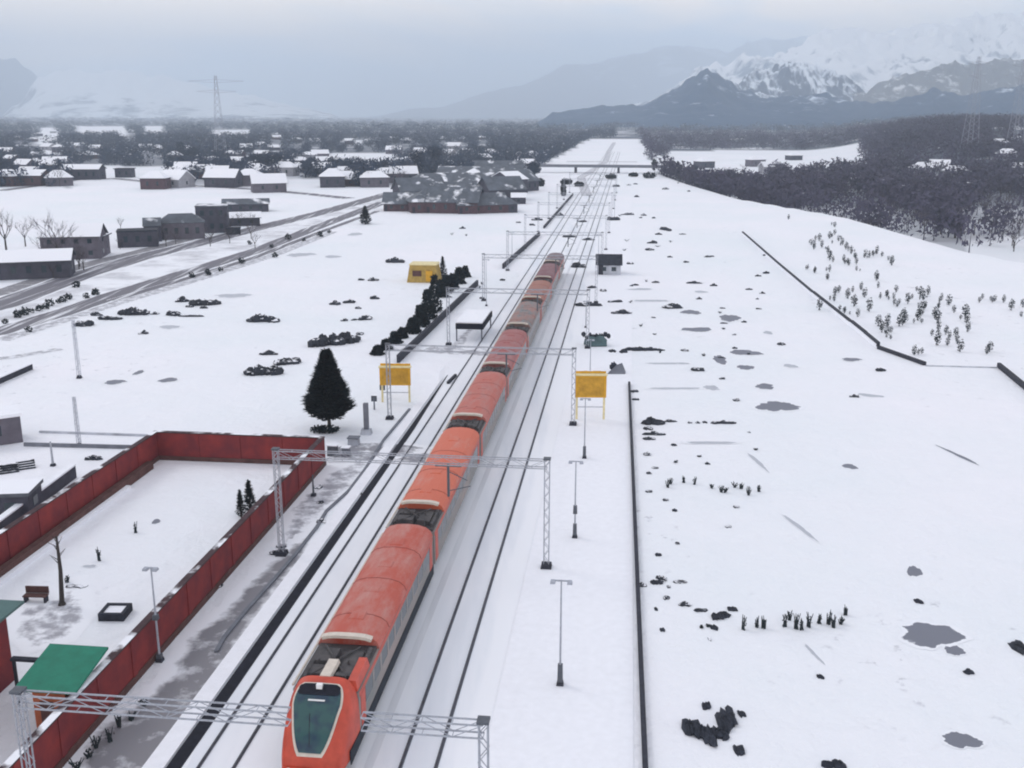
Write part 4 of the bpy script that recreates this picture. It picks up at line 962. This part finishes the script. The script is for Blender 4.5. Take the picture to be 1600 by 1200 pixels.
rubble(1104, 1098, 12, 16, 'small round boulder topping the bottom rubble cluster', 'd')
rubble(1155, 1166, 14, 22, 'small dark heap right below the bottom rubble cluster', 'd')
rubble(1160, 1112, 10, 14, 'tiny stone right of the bottom rubble cluster', 'd')
rubble(1596, 1003, 22, 30, 'dark speckled heap cut by the right picture edge', 'r')
rubble(1303, 1192, 30, 14, 'dark spiky heap cut by the bottom picture edge', 'd')
rubble(1249, 824, 10, 40, 'slanting pale strip crossing the middle of the right snowfield', 'p', ang=.24)
rubble(1184, 722, 8, 30, 'thin slanting pale strip above the row of dead plants', 'p', ang=.15)
rubble(1272, 1022, 8, 30, 'faint slanting strip below the dead plants', 'p', ang=.2)
rubble(1282, 1055, 8, 9, 'single stone at the end of the faint slanting strip', 'd')
rubble(1498, 712, 9, 30, 'slanted grey strip in the upper right snowfield', 'f', ang=.28)
rubble(1328, 729, 24, 8, 'lone small grey patch in the open right snowfield', 'f')
rubble(1004, 545, 62, 7, 'long dark rubble strip right of the grey-green heap', 'd')
rubble(411, 497, 46, 15, 'dark oval rubble heap alone on the left snowfield', 'r')
rubble(524, 528, 72, 24, 'long dark snow-capped heap behind the big conifer', 'r', ang=.35)
rubble(412, 577, 52, 20, 'dark double-humped heap left of the big conifer', 'r')
rubble(448, 561, 34, 20, 'dark heap joining the double-humped heap at its right', 'r', ang=.3)
rubble(420, 551, 24, 8, 'flat dark heap just above the double-humped heap', 'r')
rubble(210, 486, 42, 14, 'dark snow-topped heap nearest the highway, left snowfield', 'r')
rubble(320, 471, 40, 15, 'dark heap right of the heaps beside the highway', 'r', ang=.2)
rubble(617, 407, 26, 9, 'dark bowl-shaped heap left of the yellow cabin', 'r')
rubble(958, 338, 15, 16, 'dark round shrub-like heap near the overbridge', 'd')
rubble(1040, 352, 14, 20, 'dark slanting heap right of the round one, upper snowfield', 'd', ang=-.9)
rubble(957, 545, 9, 12, 'left of two dark stones behind the pale tarpaulin heap', 'd')
rubble(974, 546, 9, 12, 'right of two dark stones behind the pale tarpaulin heap', 'd')
row([(130, 504, 24, 14), (172, 496, 32, 9), (243, 488, 10, 8), (270, 489, 18, 10), (300, 493, 30, 5), (285, 467, 16, 12), (225, 518, 12, 9), (150, 490, 14, 8), (318, 480, 10, 5), (296, 478, 10, 5)], 'in the line beside the highway', 'rubble beside the highway')
row([(265, 511, 32, 6, 'p'), (365, 462, 52, 7, 'p'), (470, 398, 44, 6, 'p'), (555, 366, 26, 4, 'p'), (180, 597, 36, 7, 'f'), (217, 582, 15, 7, 'f'), (263, 594, 32, 7, 'f'), (520, 401, 30, 4, 'p')], 'on the left snowfield', 'bare patches on the left snowfield')
row([(523, 473, 13, 8), (546, 470, 15, 9), (538, 498, 9, 9), (571, 494, 16, 14), (562, 519, 9, 10), (585, 464, 12, 8), (583, 435, 12, 9), (560, 480, 8, 6), (553, 498, 7, 6), (564, 436, 8, 5)], 'left of the evergreen row', 'rubble left of the evergreen row')
row([(980, 334, 17, 5), (1006, 333, 7, 10), (890, 368, 16, 7), (920, 373, 16, 6), (904, 413, 18, 12), (995, 306, 7, 5), (1040, 293, 8, 8), (963, 290, 9, 5), (875, 335, 10, 6), (840, 342, 14, 6), (832, 350, 8, 6), (985, 410, 9, 7), (1020, 378, 12, 6), (1015, 388, 10, 8), (910, 345, 10, 5)], 'near the overbridge', 'rubble near the overbridge')
row([(920, 475, 36, 8), (960, 470, 18, 6), (970, 487, 28, 8), (925, 447, 12, 8), (942, 452, 9, 8), (1050, 477, 22, 12), (1080, 488, 30, 8, 'f'), (1018, 470, 60, 3, 'l'), (1085, 441, 20, 5), (1072, 407, 7, 8), (1115, 445, 10, 5), (965, 440, 20, 5, 'p'), (1095, 456, 24, 3, 'p'), (1000, 452, 40, 3, 'p'), (1025, 440, 10, 5)], 'below the small grey shed', 'rubble below the grey shed')
row([(1140, 497, 34, 11, 'f'), (1165, 551, 50, 9, 'f'), (1090, 515, 46, 8, 'f'), (1070, 545, 10, 8), (1125, 562, 22, 14, 'f'), (1090, 576, 15, 8), (1165, 574, 26, 8, 'f', -.5), (1045, 568, 76, 3, 'l'), (1055, 607, 84, 3, 'l'), (1112, 606, 26, 8, 'p'), (1128, 590, 8, 6), (1150, 622, 8, 10), (1220, 535, 10, 9), (1235, 572, 20, 7, 'p'), (1330, 562, 34, 5, 'f'), (1360, 618, 40, 5, 'p', -.3), (1335, 618, 12, 6), (1376, 577, 14, 7), (1200, 520, 16, 5, 'p')], 'in the upper right snowfield', 'debris in the upper right snowfield')
row([(1018, 657, 26, 14), (1045, 657, 18, 5), (1078, 659, 6, 5), (1090, 659, 6, 5), (1101, 658, 6, 6), (1130, 659, 36, 7), (1013, 667, 12, 10)], 'in the dark row right of the kerb wall', 'dark row right of the kerb wall')
row([(1022, 677, 26, 6), (1014, 684, 14, 7), (1012, 707, 9, 9), (991, 609, 9, 8), (993, 622, 8, 7), (1014, 766, 8, 6), (1014, 738, 6, 5), (1110, 692, 84, 4, 'l')], 'along the kerb wall', 'small heaps along the kerb wall')
row([(1043, 756, 8, 16, 's'), (1048, 752, 8, 12, 's'), (1068, 750, 5, 12, 's'), (1085, 752, 6, 14, 's'), (1112, 760, 7, 8, 's'), (1126, 764, 10, 14, 's'), (1133, 766, 8, 10, 's'), (1148, 758, 12, 10, 's'), (1169, 768, 8, 16, 's'), (1186, 764, 7, 12, 's'), (1158, 760, 6, 10, 's')], 'in the upper plant row', 'upper row of dead plants')
row([(1162, 974, 7, 28, 's'), (1183, 974, 6, 18, 's'), (1193, 974, 6, 22, 's'), (1226, 970, 8, 26, 's'), (1232, 962, 8, 20, 's'), (1244, 972, 9, 30, 's'), (1252, 976, 6, 22, 's'), (1264, 970, 12, 28, 's'), (1280, 968, 5, 18, 's'), (1294, 966, 8, 26, 's'), (1302, 972, 7, 24, 's'), (1314, 970, 9, 14, 's'), (1320, 955, 5, 16, 's')], 'in the lower plant row', 'lower row of dead plants')
row([(1003, 912, 12, 8), (1026, 908, 16, 8), (1034, 900, 12, 12), (1062, 908, 18, 4), (1041, 932, 8, 8), (1070, 943, 15, 6), (1095, 952, 16, 5), (1122, 960, 18, 14, 'd'), (1132, 958, 14, 12, 'd'), (1145, 949, 12, 10, 'd'), (1116, 976, 10, 14, 'd')], 'trailing toward the lower plant row', 'trail of small heaps')
row([(405, 788, 0, 0)][:0] + [(244, 815, 14, 7, 'f'), (212, 826, 5, 18, 's'), (105, 905, 8, 14, 's'), (120, 915, 26, 5), (155, 868, 6, 24, 's'), (140, 885, 20, 5, 'p')], 'inside the red-walled yard', 'small things in the walled yard', 'small dark lump')
row([(562, 770, 6, 5), (500, 783, 9, 8), (503, 812, 14, 9), (440, 850, 12, 12), (436, 862, 22, 10), (340, 912, 12, 12), (146, 715, 22, 8), (497, 758, 10, 10)], 'along the outside of the red wall', 'debris outside the red wall', 'small dark heap')
row([(150, 1160, 20, 24, 's'), (172, 1150, 18, 26, 's'), (186, 1128, 14, 24, 's'), (140, 1178, 16, 18, 's'), (205, 1120, 14, 16, 's'), (120, 1195, 22, 20, 's'), (225, 1098, 14, 14, 's')], 'beside the bottom of the red wall', 'dead plants at the foot of the red wall')
rt = random.Random(99)
for q in range(95):                                       # tufts and stones poking through on both sides of the line
    if q < 60: a, b = rt.uniform(900, 1200), rt.uniform(285, 560); lab, g = 'tiny dark tuft in the snow right of the tracks', 'tiny tufts right of the tracks'
    elif q < 75: a, b = rt.uniform(700, 850), rt.uniform(345, 470); lab, g = 'tiny dark tuft in the snow left of the train tail', 'tiny tufts left of the train tail'
    else: a, b = rt.uniform(1010, 1200), rt.uniform(640, 1000); lab, g = 'tiny dark tuft near the dark kerb wall and dead plants', 'tiny tufts near the kerb wall'
    if b < 380 and a > 1090: continue
    u, v = UV(*gp(a, b).xy)
    if -21 < v < -6.5: continue
    rubble(a, b, rt.uniform(4, 9), rt.uniform(2.5, 5), lab, rt.choice('rds'), g)
# small shrubs along the highway median
rn = random.Random(8); MED = [(8, 504), (28, 494), (38, 490), (50, 487), (62, 484), (72, 481), (78, 476), (92, 472), (100, 470), (108, 466), (135, 464), (150, 459), (45, 517), (300, 432), (325, 428), (345, 422), (378, 410), (390, 380), (425, 385), (450, 372), (475, 375), (500, 368), (515, 362), (430, 400), (120, 447)]
for k, (a, b) in enumerate(MED):
    p = gp(a, b + 2); mb = MB(); leafy(mb, (0, 0, .45), (.6, .5, .55), 70, .2, rn); o = mb.build('roadside_shrub', 'sapling'); o.location = p; q = rn.uniform(.8, 1.5); o.scale = (q, q, q)
    tag(o, 'small dark shrub on the snowy verge of the highway', 'shrub', 'small shrubs along the highway')

# ------------------------------------------------------------------ houses in the middle distance
HG = 'grey houses beyond the highway'
house(gp(40, 432), 17, 8, 3.4, 'long dark low house with snowy roof at the left edge', 'house', .28, 'gable', 1.6, 'house_wall_dark', 'snow_roof', 6)
house(gp(118, 402), 12, 7, 5.0, 'grey two-storey house with arched dark eaves, left', 'house', .15, 'gable', 2.2, 'house_wall', 'snow_roof', 4, storeys=2)
house(gp(150, 398), 5, 6, 4.2, 'narrow lean-to annex right of the grey two-storey house', 'house', .15, 'flat', 0, 'house_wall', 'snow_roof', 2)
house(gp(217, 384), 9, 6, 3.6, 'flat-topped dark grey house, leftmost of the field row', 'house', .3, 'flat', 0, 'house_wall_dark', 'rubble_bare', 3, .1, group=HG)
house(gp(240, 376), 4, 5, 3.9, 'small snowy-roofed house squeezed in the field row', 'house', .3, 'gable', 1.6, 'house_wall_dark', 'sheet_roof', 2, .2, group=HG)
house(gp(285, 372), 11, 6, 4.0, 'grey arched-roof house in the middle of the field row', 'house', .3, 'hip', 2.2, 'house_wall', 'sheet_roof', 4, .2, group=HG)
house(gp(334, 362), 8, 7, 6.8, 'tall dark block house at the right end of the field row', 'house', .2, 'flat', 0, 'house_wall_dark', 'sheet_roof', 3, .1, group=HG, storeys=2)
house(gp(375, 352), 11, 5, 2.4, 'low snow-roofed house right of the tall dark block', 'house', .25, 'gable', 1.2, 'house_wall_dark', 'snow_roof', 3, group=HG)
house(gp(385, 330), 14, 6, 2.6, 'low green-grey house behind the tall dark block', 'house', .2, 'gable', 1.3, 'house_wall_dark', 'sheet_roof', 4, group=HG)
house(gp(365, 366), 3.6, 2.2, 1.5, 'small black hut beside the road below the dark block', 'hut', .25, 'flat', 0, 'rubble_bare', 'rubble_bare', 1, .1, 'hut', door=False)
house(gp(130, 280), 19, 9, 5, 'dark long barn with snowy roof at the far field', 'barn', .0, 'gable', 2.0, 'house_wall_dark', 'snow_roof', 5, cat='barn')
house(gp(196, 277), 8, 6, 4.2, 'small dark green barn alone on the white far field', 'barn', .0, 'flat', 0, 'house_wall_dark', 'rubble_bare', 2, cat='barn')
house(gp(88, 268), 12, 8, 5, 'pale house with snow roof left of the far field', 'house', .2, 'gable', 3, 'house_wall_pale', 'snow_roof', 3)
house(gp(305, 279), 20, 9, 3.6, 'dark red low house right of the far white field', 'house', -.15, 'gable', 2.4, 'house_wall_red', 'sheet_roof', 5)
house(gp(332, 279), 8, 8, 5, 'small reddish house beside the dark red low one', 'house', .2, 'hip', 2.2, 'house_wall_red', 'snow_roof', 3)
# grey-roofed cluster
CL = [(640, 328, 16, 9, 4.2, .12, 'leftmost house in the front row of the grey-roofed cluster'), (676, 330, 15, 10, 4.6, .0, 'second house in the front row of the grey-roofed cluster'), (712, 331, 15, 10, 4.4, -.05, 'third house in the front row of the grey-roofed cluster'), (748, 331, 14, 10, 4.6, .05, 'fourth house in the front row of the grey-roofed cluster'),
      (780, 330, 10, 10, 3.6, .3, 'rightmost house in the front row of the grey-roofed cluster'), (655, 312, 16, 11, 4.5, .1, 'leftmost house in the second row of the grey-roofed cluster'), (695, 311, 18, 12, 5.2, .0, 'second house in the second row of the grey-roofed cluster'), (740, 310, 17, 12, 5.6, .05, 'third house in the second row of the grey-roofed cluster'),
      (783, 312, 14, 11, 5, .5, 'steep-roofed house at the right of the second cluster row'), (712, 295, 20, 12, 5.6, 0, 'left house in the rear row of the grey-roofed cluster'), (758, 293, 20, 12, 6.4, .1, 'middle house in the rear row of the grey-roofed cluster'), (806, 298, 13, 10, 5, .6, 'right house in the rear row of the grey-roofed cluster'), (726, 283, 24, 12, 6, 0, 'broad farthest house behind the grey-roofed cluster'), (675, 298, 18, 10, 5, .1, 'leftmost house in the rear row of the grey-roofed cluster'), (780, 282, 20, 12, 6, .1, 'farthest house at right behind the grey-roofed cluster')]
for k, (a, b, ww, dd, h_, rz, lab) in enumerate(CL):
    house(gp(a, b), ww * (.98 + .06 * (k % 4)), dd * 1.2, h_ * (.62 + .12 * (k % 3)), lab, 'house', rz + (.25 if k % 2 else -.12), 'hip' if k % 3 == 1 else 'gable', 3.0 + .5 * (k % 3), 'house_wall_red' if k < 4 else 'house_wall_dark', 'sheet_roof', 4, .6, group='grey-roofed houses left of the tracks')
p = gp(795, 300); t = house(p, 8, 16, 5.5, 'white snow-roofed long shed leaning against the grey-roofed cluster', 'shed', .55, 'gable', 2.6, 'house_wall_dark', 'snow_cap', 2, .3, 'shed')
house(gp(757, 318) + Vector((12, 0, 0)), 5, 4, 2.4, 'tiny snow-capped hut in front of the grey-roofed cluster', 'hut', 0, 'gable', 1.2, 'house_wall_dark', 'snow_cap', 1, .3, 'hut')
# village scatter
VIL = [(60, 213, 0), (83, 208, 1), (92, 238, 0), (125, 232, 1), (140, 248, 0), (150, 238, 0), (205, 208, 1), (228, 235, 0), (247, 237, 1), (10, 243, 0), (55, 250, 0), (20, 258, 0), (362, 250, 1), (372, 246, 0), (430, 213, 1), (432, 218, 0), (465, 223, 0), (500, 246, 0), (482, 252, 1), (546, 226, 0), (575, 226, 1),
       (617, 222, 1), (634, 224, 1), (695, 220, 0), (724, 222, 0), (698, 245, 1), (703, 268, 0), (620, 262, 0), (605, 285, 0), (630, 282, 0), (585, 292, 0), (545, 290, 0), (520, 292, 0), (505, 274, 1), (470, 262, 0), (440, 268, 0), (813, 250, 1), (420, 300, 0), (390, 290, 0), (350, 292, 0), (15, 290, 0), (50, 283, 0), (1180, 260, 0), (1200, 270, 1), (1240, 250, 0), (1335, 268, 0),
       (1438, 275, 1), (1467, 268, 1), (1492, 280, 1), (1585, 225, 0), (1572, 250, 1), (1598, 270, 0), (1560, 232, 0), (1152, 285, 0), (1100, 262, 0)]
rv = random.Random(55)
for q in range(70):
    a, b = (rv.uniform(240, 640), rv.uniform(222, 296)) if q < 45 else (rv.uniform(-10, 110), rv.uniform(215, 290)) if q < 60 else (rv.uniform(640, 850), rv.uniform(215, 262))
    if in_fields(a, b) or any(abs(a - c_) < 16 and abs(b - d_) < 5 for c_, d_, e_ in VIL): continue
    VIL.append((a, b, 1 if rv.random() < .25 else 0))
rn = random.Random(12); ZN = [(270, 'left village'), (480, 'village behind the tall dark trees'), (860, 'village left of the tracks'), (2000, 'wood right of the tracks')]
for k, (a, b, br) in enumerate(VIL):
    p = gpt(a, b); z_ = next(n for x_, n in ZN if a < x_)
    house(p, rn.uniform(9, 14), rn.uniform(7, 10), rn.uniform(3, 5), '%s house with snowy roof, far off in the %s' % ('bright' if br else 'dim', z_), 'house', rn.uniform(-.5, .5), 'gable' if k % 2 else 'hip', rn.uniform(2.2, 3.5), 'house_wall_pale' if br else rn.choice(['house_wall', 'house_wall_dark', 'house_wall_red']), 'snow_cap' if br else 'snow_roof', 2, .5, group='snow-roofed houses in the ' + z_, door=False)

# ------------------------------------------------------------------ overbridge across the corridor
a, b = gp(828, 269), gp(1040, 271); t = thing('overbridge', 'low dark overbridge crossing the railway at the far end of the yard', 'bridge', (a + b) / 2, math.atan2(b.y - a.y, b.x - a.x)); ln = (b - a).length / 2
MB().box(-ln, ln, -2.5, 2.5, 3.0, 3.5).build('deck', 'kerb', t)
MB().box(-ln, ln, -2.7, -2.5, 2.9, 4.2).build('parapet', 'kerb', t); MB().box(-ln, ln, 2.5, 2.7, 2.9, 4.2).build('parapet', 'kerb', t); MB().box(-ln, ln, -2.45, 2.45, 3.5, 3.7).build('snow_cover', 'snow_cap', t)
for k in range(4):
    x = -ln + 2 + k * (2 * ln - 4) / 3; MB().box(x - .5, x + .5, -2.2, 2.2, -4, 3.0).build('pier', 'house_wall_dark', t)
for k, (x, y, w_, h_) in enumerate([(885, 284, 20, 8), (905, 288, 16, 7), (880, 296, 8, 20), (955, 276, 18, 8), (990, 273, 14, 6), (1015, 274, 22, 9), (1055, 268, 20, 6), (1075, 266, 14, 8), (1022, 258, 8, 16), (845, 285, 12, 12)]):
    p = gp(x, y + h_ / 2); s_ = ppm(p); mb = MB(); leafy(mb, (0, 0, h_ / s_ * .5), (w_ / s_ / 2, 2.0, h_ / s_ * .55), 260, .6, rn); o = mb.build('bush', 'conifer'); o.location = p
    tag(o, 'dark bush under the overbridge, %s' % (CNT[sorted([885, 905, 880, 955, 990, 1015, 1055, 1075, 1022, 845]).index(x)] + ' from left').replace('leftmost from left', 'leftmost'), 'bush', 'dark bushes around the overbridge')
strip('service_path', [W(400, -16), W(520, -24), W(580, -21), W(700, -16), W(900, -18), W(1200, -18)], 5, 'slush_path', .05, kind='structure')
strip('service_path', [W(700, -42), W(700, 5)], 14, 'slush_path', .06, kind='structure')

# ------------------------------------------------------------------ pylons
def pylon(base, h, arm, label):
    t = thing('pylon', label, 'pylon', base, .1); mb = MB()
    for sx in (-1, 1):
        for sy in (-1, 1): mb.bar((sx * h * .07, sy * h * .07, 0), (sx * h * .012, sy * h * .012, h), .2, .2)
    for i in range(12):
        z0, z1 = h * i / 12, h * (i + 1) / 12; r0, r1 = h * (.07 - .058 * i / 12), h * (.07 - .058 * (i + 1) / 12)
        for sy in (-1, 1): mb.bar((-r0, sy * r0, z0), (r1, sy * r1, z1), .12, .12); mb.bar((r0, sy * r0, z0), (-r1, sy * r1, z1), .12, .12)
    mb.build('tower', 'pale_mast', t)
    for q, f_ in ((.93, 1), (.80, .7)):
        mb = MB()
        for s_ in (-1, 1):
            for dy in (-.6, .6): mb.bar((0, dy, h * q - 1.2), (s_ * arm * f_, 0, h * q), .14, .14); mb.bar((0, dy, h * q + 1.2), (s_ * arm * f_, 0, h * q), .14, .14)
        mb.build('cross_arm', 'pale_mast', t)
b0 = gp(345, 240); pylon(b0, hz(b0, 118), 22, 'tall faint electricity pylon rising over the left village')
b0 = gpt(1514, 236); pylon(b0, hz(b0, 88) - b0.z, 9, 'faint pylon before the right mountain, left of two')
b0 = gpt(1584, 236); pylon(b0, hz(b0, 92) - b0.z, 8, 'faint pylon at the right picture edge, right of two')

# ------------------------------------------------------------------ trees one can tell apart
rn = random.Random(31)
def scatter(n, x0, x1, y0, y1, lab, group, hmin, hmax, ks, dens=.0, tries=40):
    c = 0
    for q in range(n * tries):
        if c >= n: break
        a, b = rn.uniform(x0, x1), rn.uniform(y0, y1); p = gpt(a, b); u, v = UV(p.x, p.y)
        if rn.random() > wood(a, b, u, v) or wood(a, b, u, v) < .1: continue
        put_bare(a, b, rn.uniform(hmin, hmax), lab, group, rn.choice(ks), False, rn.uniform(0, 6), rn.uniform(.9, 1.4)); c += 1
scatter(112, 1240, 1640, 312, 408, 'bare grey tree in the sparse near edge of the right wood', 'bare trees at the near edge of the right wood', 5, 8.5, [0, 2, 1, 3])
scatter(36, 1060, 1250, 270, 302, 'bare tree at the left end of the right wood', 'bare trees at the left end of the right wood', 6, 9, [1, 3])
scatter(30, 1240, 1640, 290, 320, 'tall purple-brown bare tree in the middle of the right wood', 'bare trees in the middle of the right wood', 8, 11, [1, 3])
scatter(30, -20, 110, 232, 292, 'bare tree among the houses at the far left', 'bare trees in the far left village', 6, 10, [0, 1, 3])
scatter(50, 265, 640, 250, 294, 'bare tree among the houses left of the grey-roofed cluster', 'bare trees in the middle village', 6, 10, [0, 1, 3])
for q in range(16):
    put_bare(rn.uniform(60, 135), rn.uniform(395, 440), rn.uniform(3, 6), 'low scrubby bare tree between the grey house and the highway', 'scrubby trees by the highway houses', rn.choice([0, 2]), False, rn.uniform(0, 6), 1.3)
for q in range(14):
    put_bare(rn.uniform(180, 420), rn.uniform(352, 392) - 0, rn.uniform(3, 5.5), 'small bare tree around the field row of grey houses', 'small trees around the field row houses', rn.choice([0, 2]), False, rn.uniform(0, 6), 1.2)
for k, (a, b, r, h_, lab) in enumerate([(285, 252, 9, 15, 'tall dark tree left in the dark clump of the left village'), (300, 258, 9, 13, 'dark tree right beside the tallest one, left village'), (405, 272, 11, 11, 'dark broad tree left of two at the village centre'), (430, 274, 12, 12, 'dark broad tree right of two at the village centre'),
                                       (655, 274, 9, 14, 'dark tree left behind the grey-roofed cluster'), (680, 270, 9, 17, 'tallest dark tree behind the grey-roofed cluster'), (1492, 372, 6.5, 8, 'dark dense tree where the right snowfield meets the wood'), (1470, 366, 4.5, 6, 'smaller dark dense tree at the right snowfield edge'),
                                       (835, 276, 7, 8, 'dark tree left of the overbridge abutment'), (1085, 274, 5, 6, 'dark dense bush-like tree at the right bridge end')]):
    p = gpt(a, b); t = thing('dense_tree', lab, 'tree', p); MB().tube((0, 0, -1), (0, 0, h_ * .6), .35, .2).build('trunk', 'bark', t); mb = MB()
    for q in range(16):
        an = rn.uniform(0, 6.28); rr = rn.uniform(.1, .75) * r * .6; zc = rn.uniform(.25, .85) * h_; leafy(mb, (rr * math.cos(an), rr * math.sin(an), zc), (r * .28, r * .28, h_ * .17), 110, .5, rn)
    mb.build('crown', 'purple_crown' if a > 1100 else 'far_crown', t)

# ------------------------------------------------------------------ far woods as masses
def mass(name, label, n, x0, x1, y0, y1, m, hmin, hmax, seed, faces=60, cond=None, wf=.42, extra=0):
    rn = np.random.default_rng(seed); V = []; cnt = 0; rng_ = lambda a, b: rn.uniform(a, b)
    tpls = []
    for k in range(6):
        d = rn.normal(size=(faces, 3)); d /= np.linalg.norm(d, axis=1)[:, None]; d *= rn.uniform(.45, 1, (faces, 1)); c = d * [1, 1, .5] + [0, 0, .52]
        a = rn.normal(size=(faces, 3)); a /= np.linalg.norm(a, axis=1)[:, None]; b = rn.normal(size=(faces, 3)); b /= np.linalg.norm(b, axis=1)[:, None]
        s_ = rn.uniform(.12, .24, (faces, 1)); tri = np.stack([c - a * s_ * [1, 1, .55], c + b * s_ * [1, 1, .55], c + a * s_ * [1, 1, .55]], 1)
        tr = np.array([[[-.05, 0, -.1], [.05, 0, -.1], [0, .03, .6]], [[0, -.05, -.1], [0, .05, -.1], [.02, 0, .6]]]); tpls.append(np.concatenate([tri, tr]).reshape(-1, 3))
    for q in range(n * 30):
        if cnt >= n: break
        px, py = rn.uniform(x0, x1), y0 + (y1 - y0) * rn.random()
        D = F * H / (CT * max(.5, py - 180 - .0))
        hill = cnt < extra
        if hill: px = rng_(1340, 1680); D = rng_(560, 1500)
        x, y = (px - 800) / F * D, 0
        y = (D - H * ST) / CT; u, v = UV(x, y)
        if y > 16000: continue
        wv = 1 if hill else wood(px, py, u, v)
        if rn.random() > wv or wv < .1: continue
        if cond and not cond(px, py, x, y): continue
        if not hill and noise.noise(Vector((x / 110, y / 110, seed))) > (.34 if x > 0 else .46): continue
        h = rn.uniform(hmin, hmax) * (1 + .25 * (y > 1200)); wd = h * rn.uniform(wf * .7, wf * 1.3) * (1 + min(2.5, y / 2500)); t = tpls[rn.integers(6)] * [wd, wd, h] + [x, y, gz(x, y) - .2]
        V.append(t); cnt += 1
    V = np.concatenate(V); nf = len(V) // 3; me = bpy.data.meshes.new(name); me.vertices.add(len(V)); me.vertices.foreach_set('co', V.ravel()); me.loops.add(len(V)); me.loops.foreach_set('vertex_index', np.arange(len(V)))
    me.polygons.add(nf); me.polygons.foreach_set('loop_start', np.arange(nf) * 3); me.update(); me.validate()
    o = bpy.data.objects.new(name, me); col.objects.link(o); me.materials.append(M[m]); o['kind'] = 'stuff'; tag(o, label, 'woodland')
    return o
clear = lambda px, py, x, y: not (px > 1220 and py > 302 + 18 * math.sin(px / 37) and (x * 7.3 + y * 3.1) % 1 > .10) and not any(abs(px - a) < 10 and b - 2 < py < b + 13 for a, b, br in VIL)
mass('woodland', 'dark blue-grey woodland filling the plain left of the railway corridor', 6400, -60, 960, 186, 294, 'far_crown', 6, 10, 1, cond=clear)
mass('woodland', 'purple-brown leafless wood right of the railway corridor', 3900, 1000, 1660, 196, 405, 'purple_crown', 6, 11, 2, cond=clear, extra=850)
mass('woodland', 'far pale wood at the foot of the mountains', 1600, -60, 1660, 183, 205, 'far_crown', 10, 16, 3, 30)

# ------------------------------------------------------------------ haze
m = bpy.data.materials.new('haze'); m.use_nodes = True; n = m.node_tree.nodes; n.remove(n['Principled BSDF'])
v = n.new('ShaderNodeVolumePrincipled'); v.inputs['Color'].default_value = (.765, .875, 1, 1); v.inputs['Density'].default_value = .000175; v.inputs['Anisotropy'].default_value = 0.0
m.node_tree.links.new(v.outputs[0], n['Material Output'].inputs['Volume']); M['haze'] = m
MB().box(-19500, 19500, -1500, 18500, -60, 1250).build('haze', m, kind='stuff')
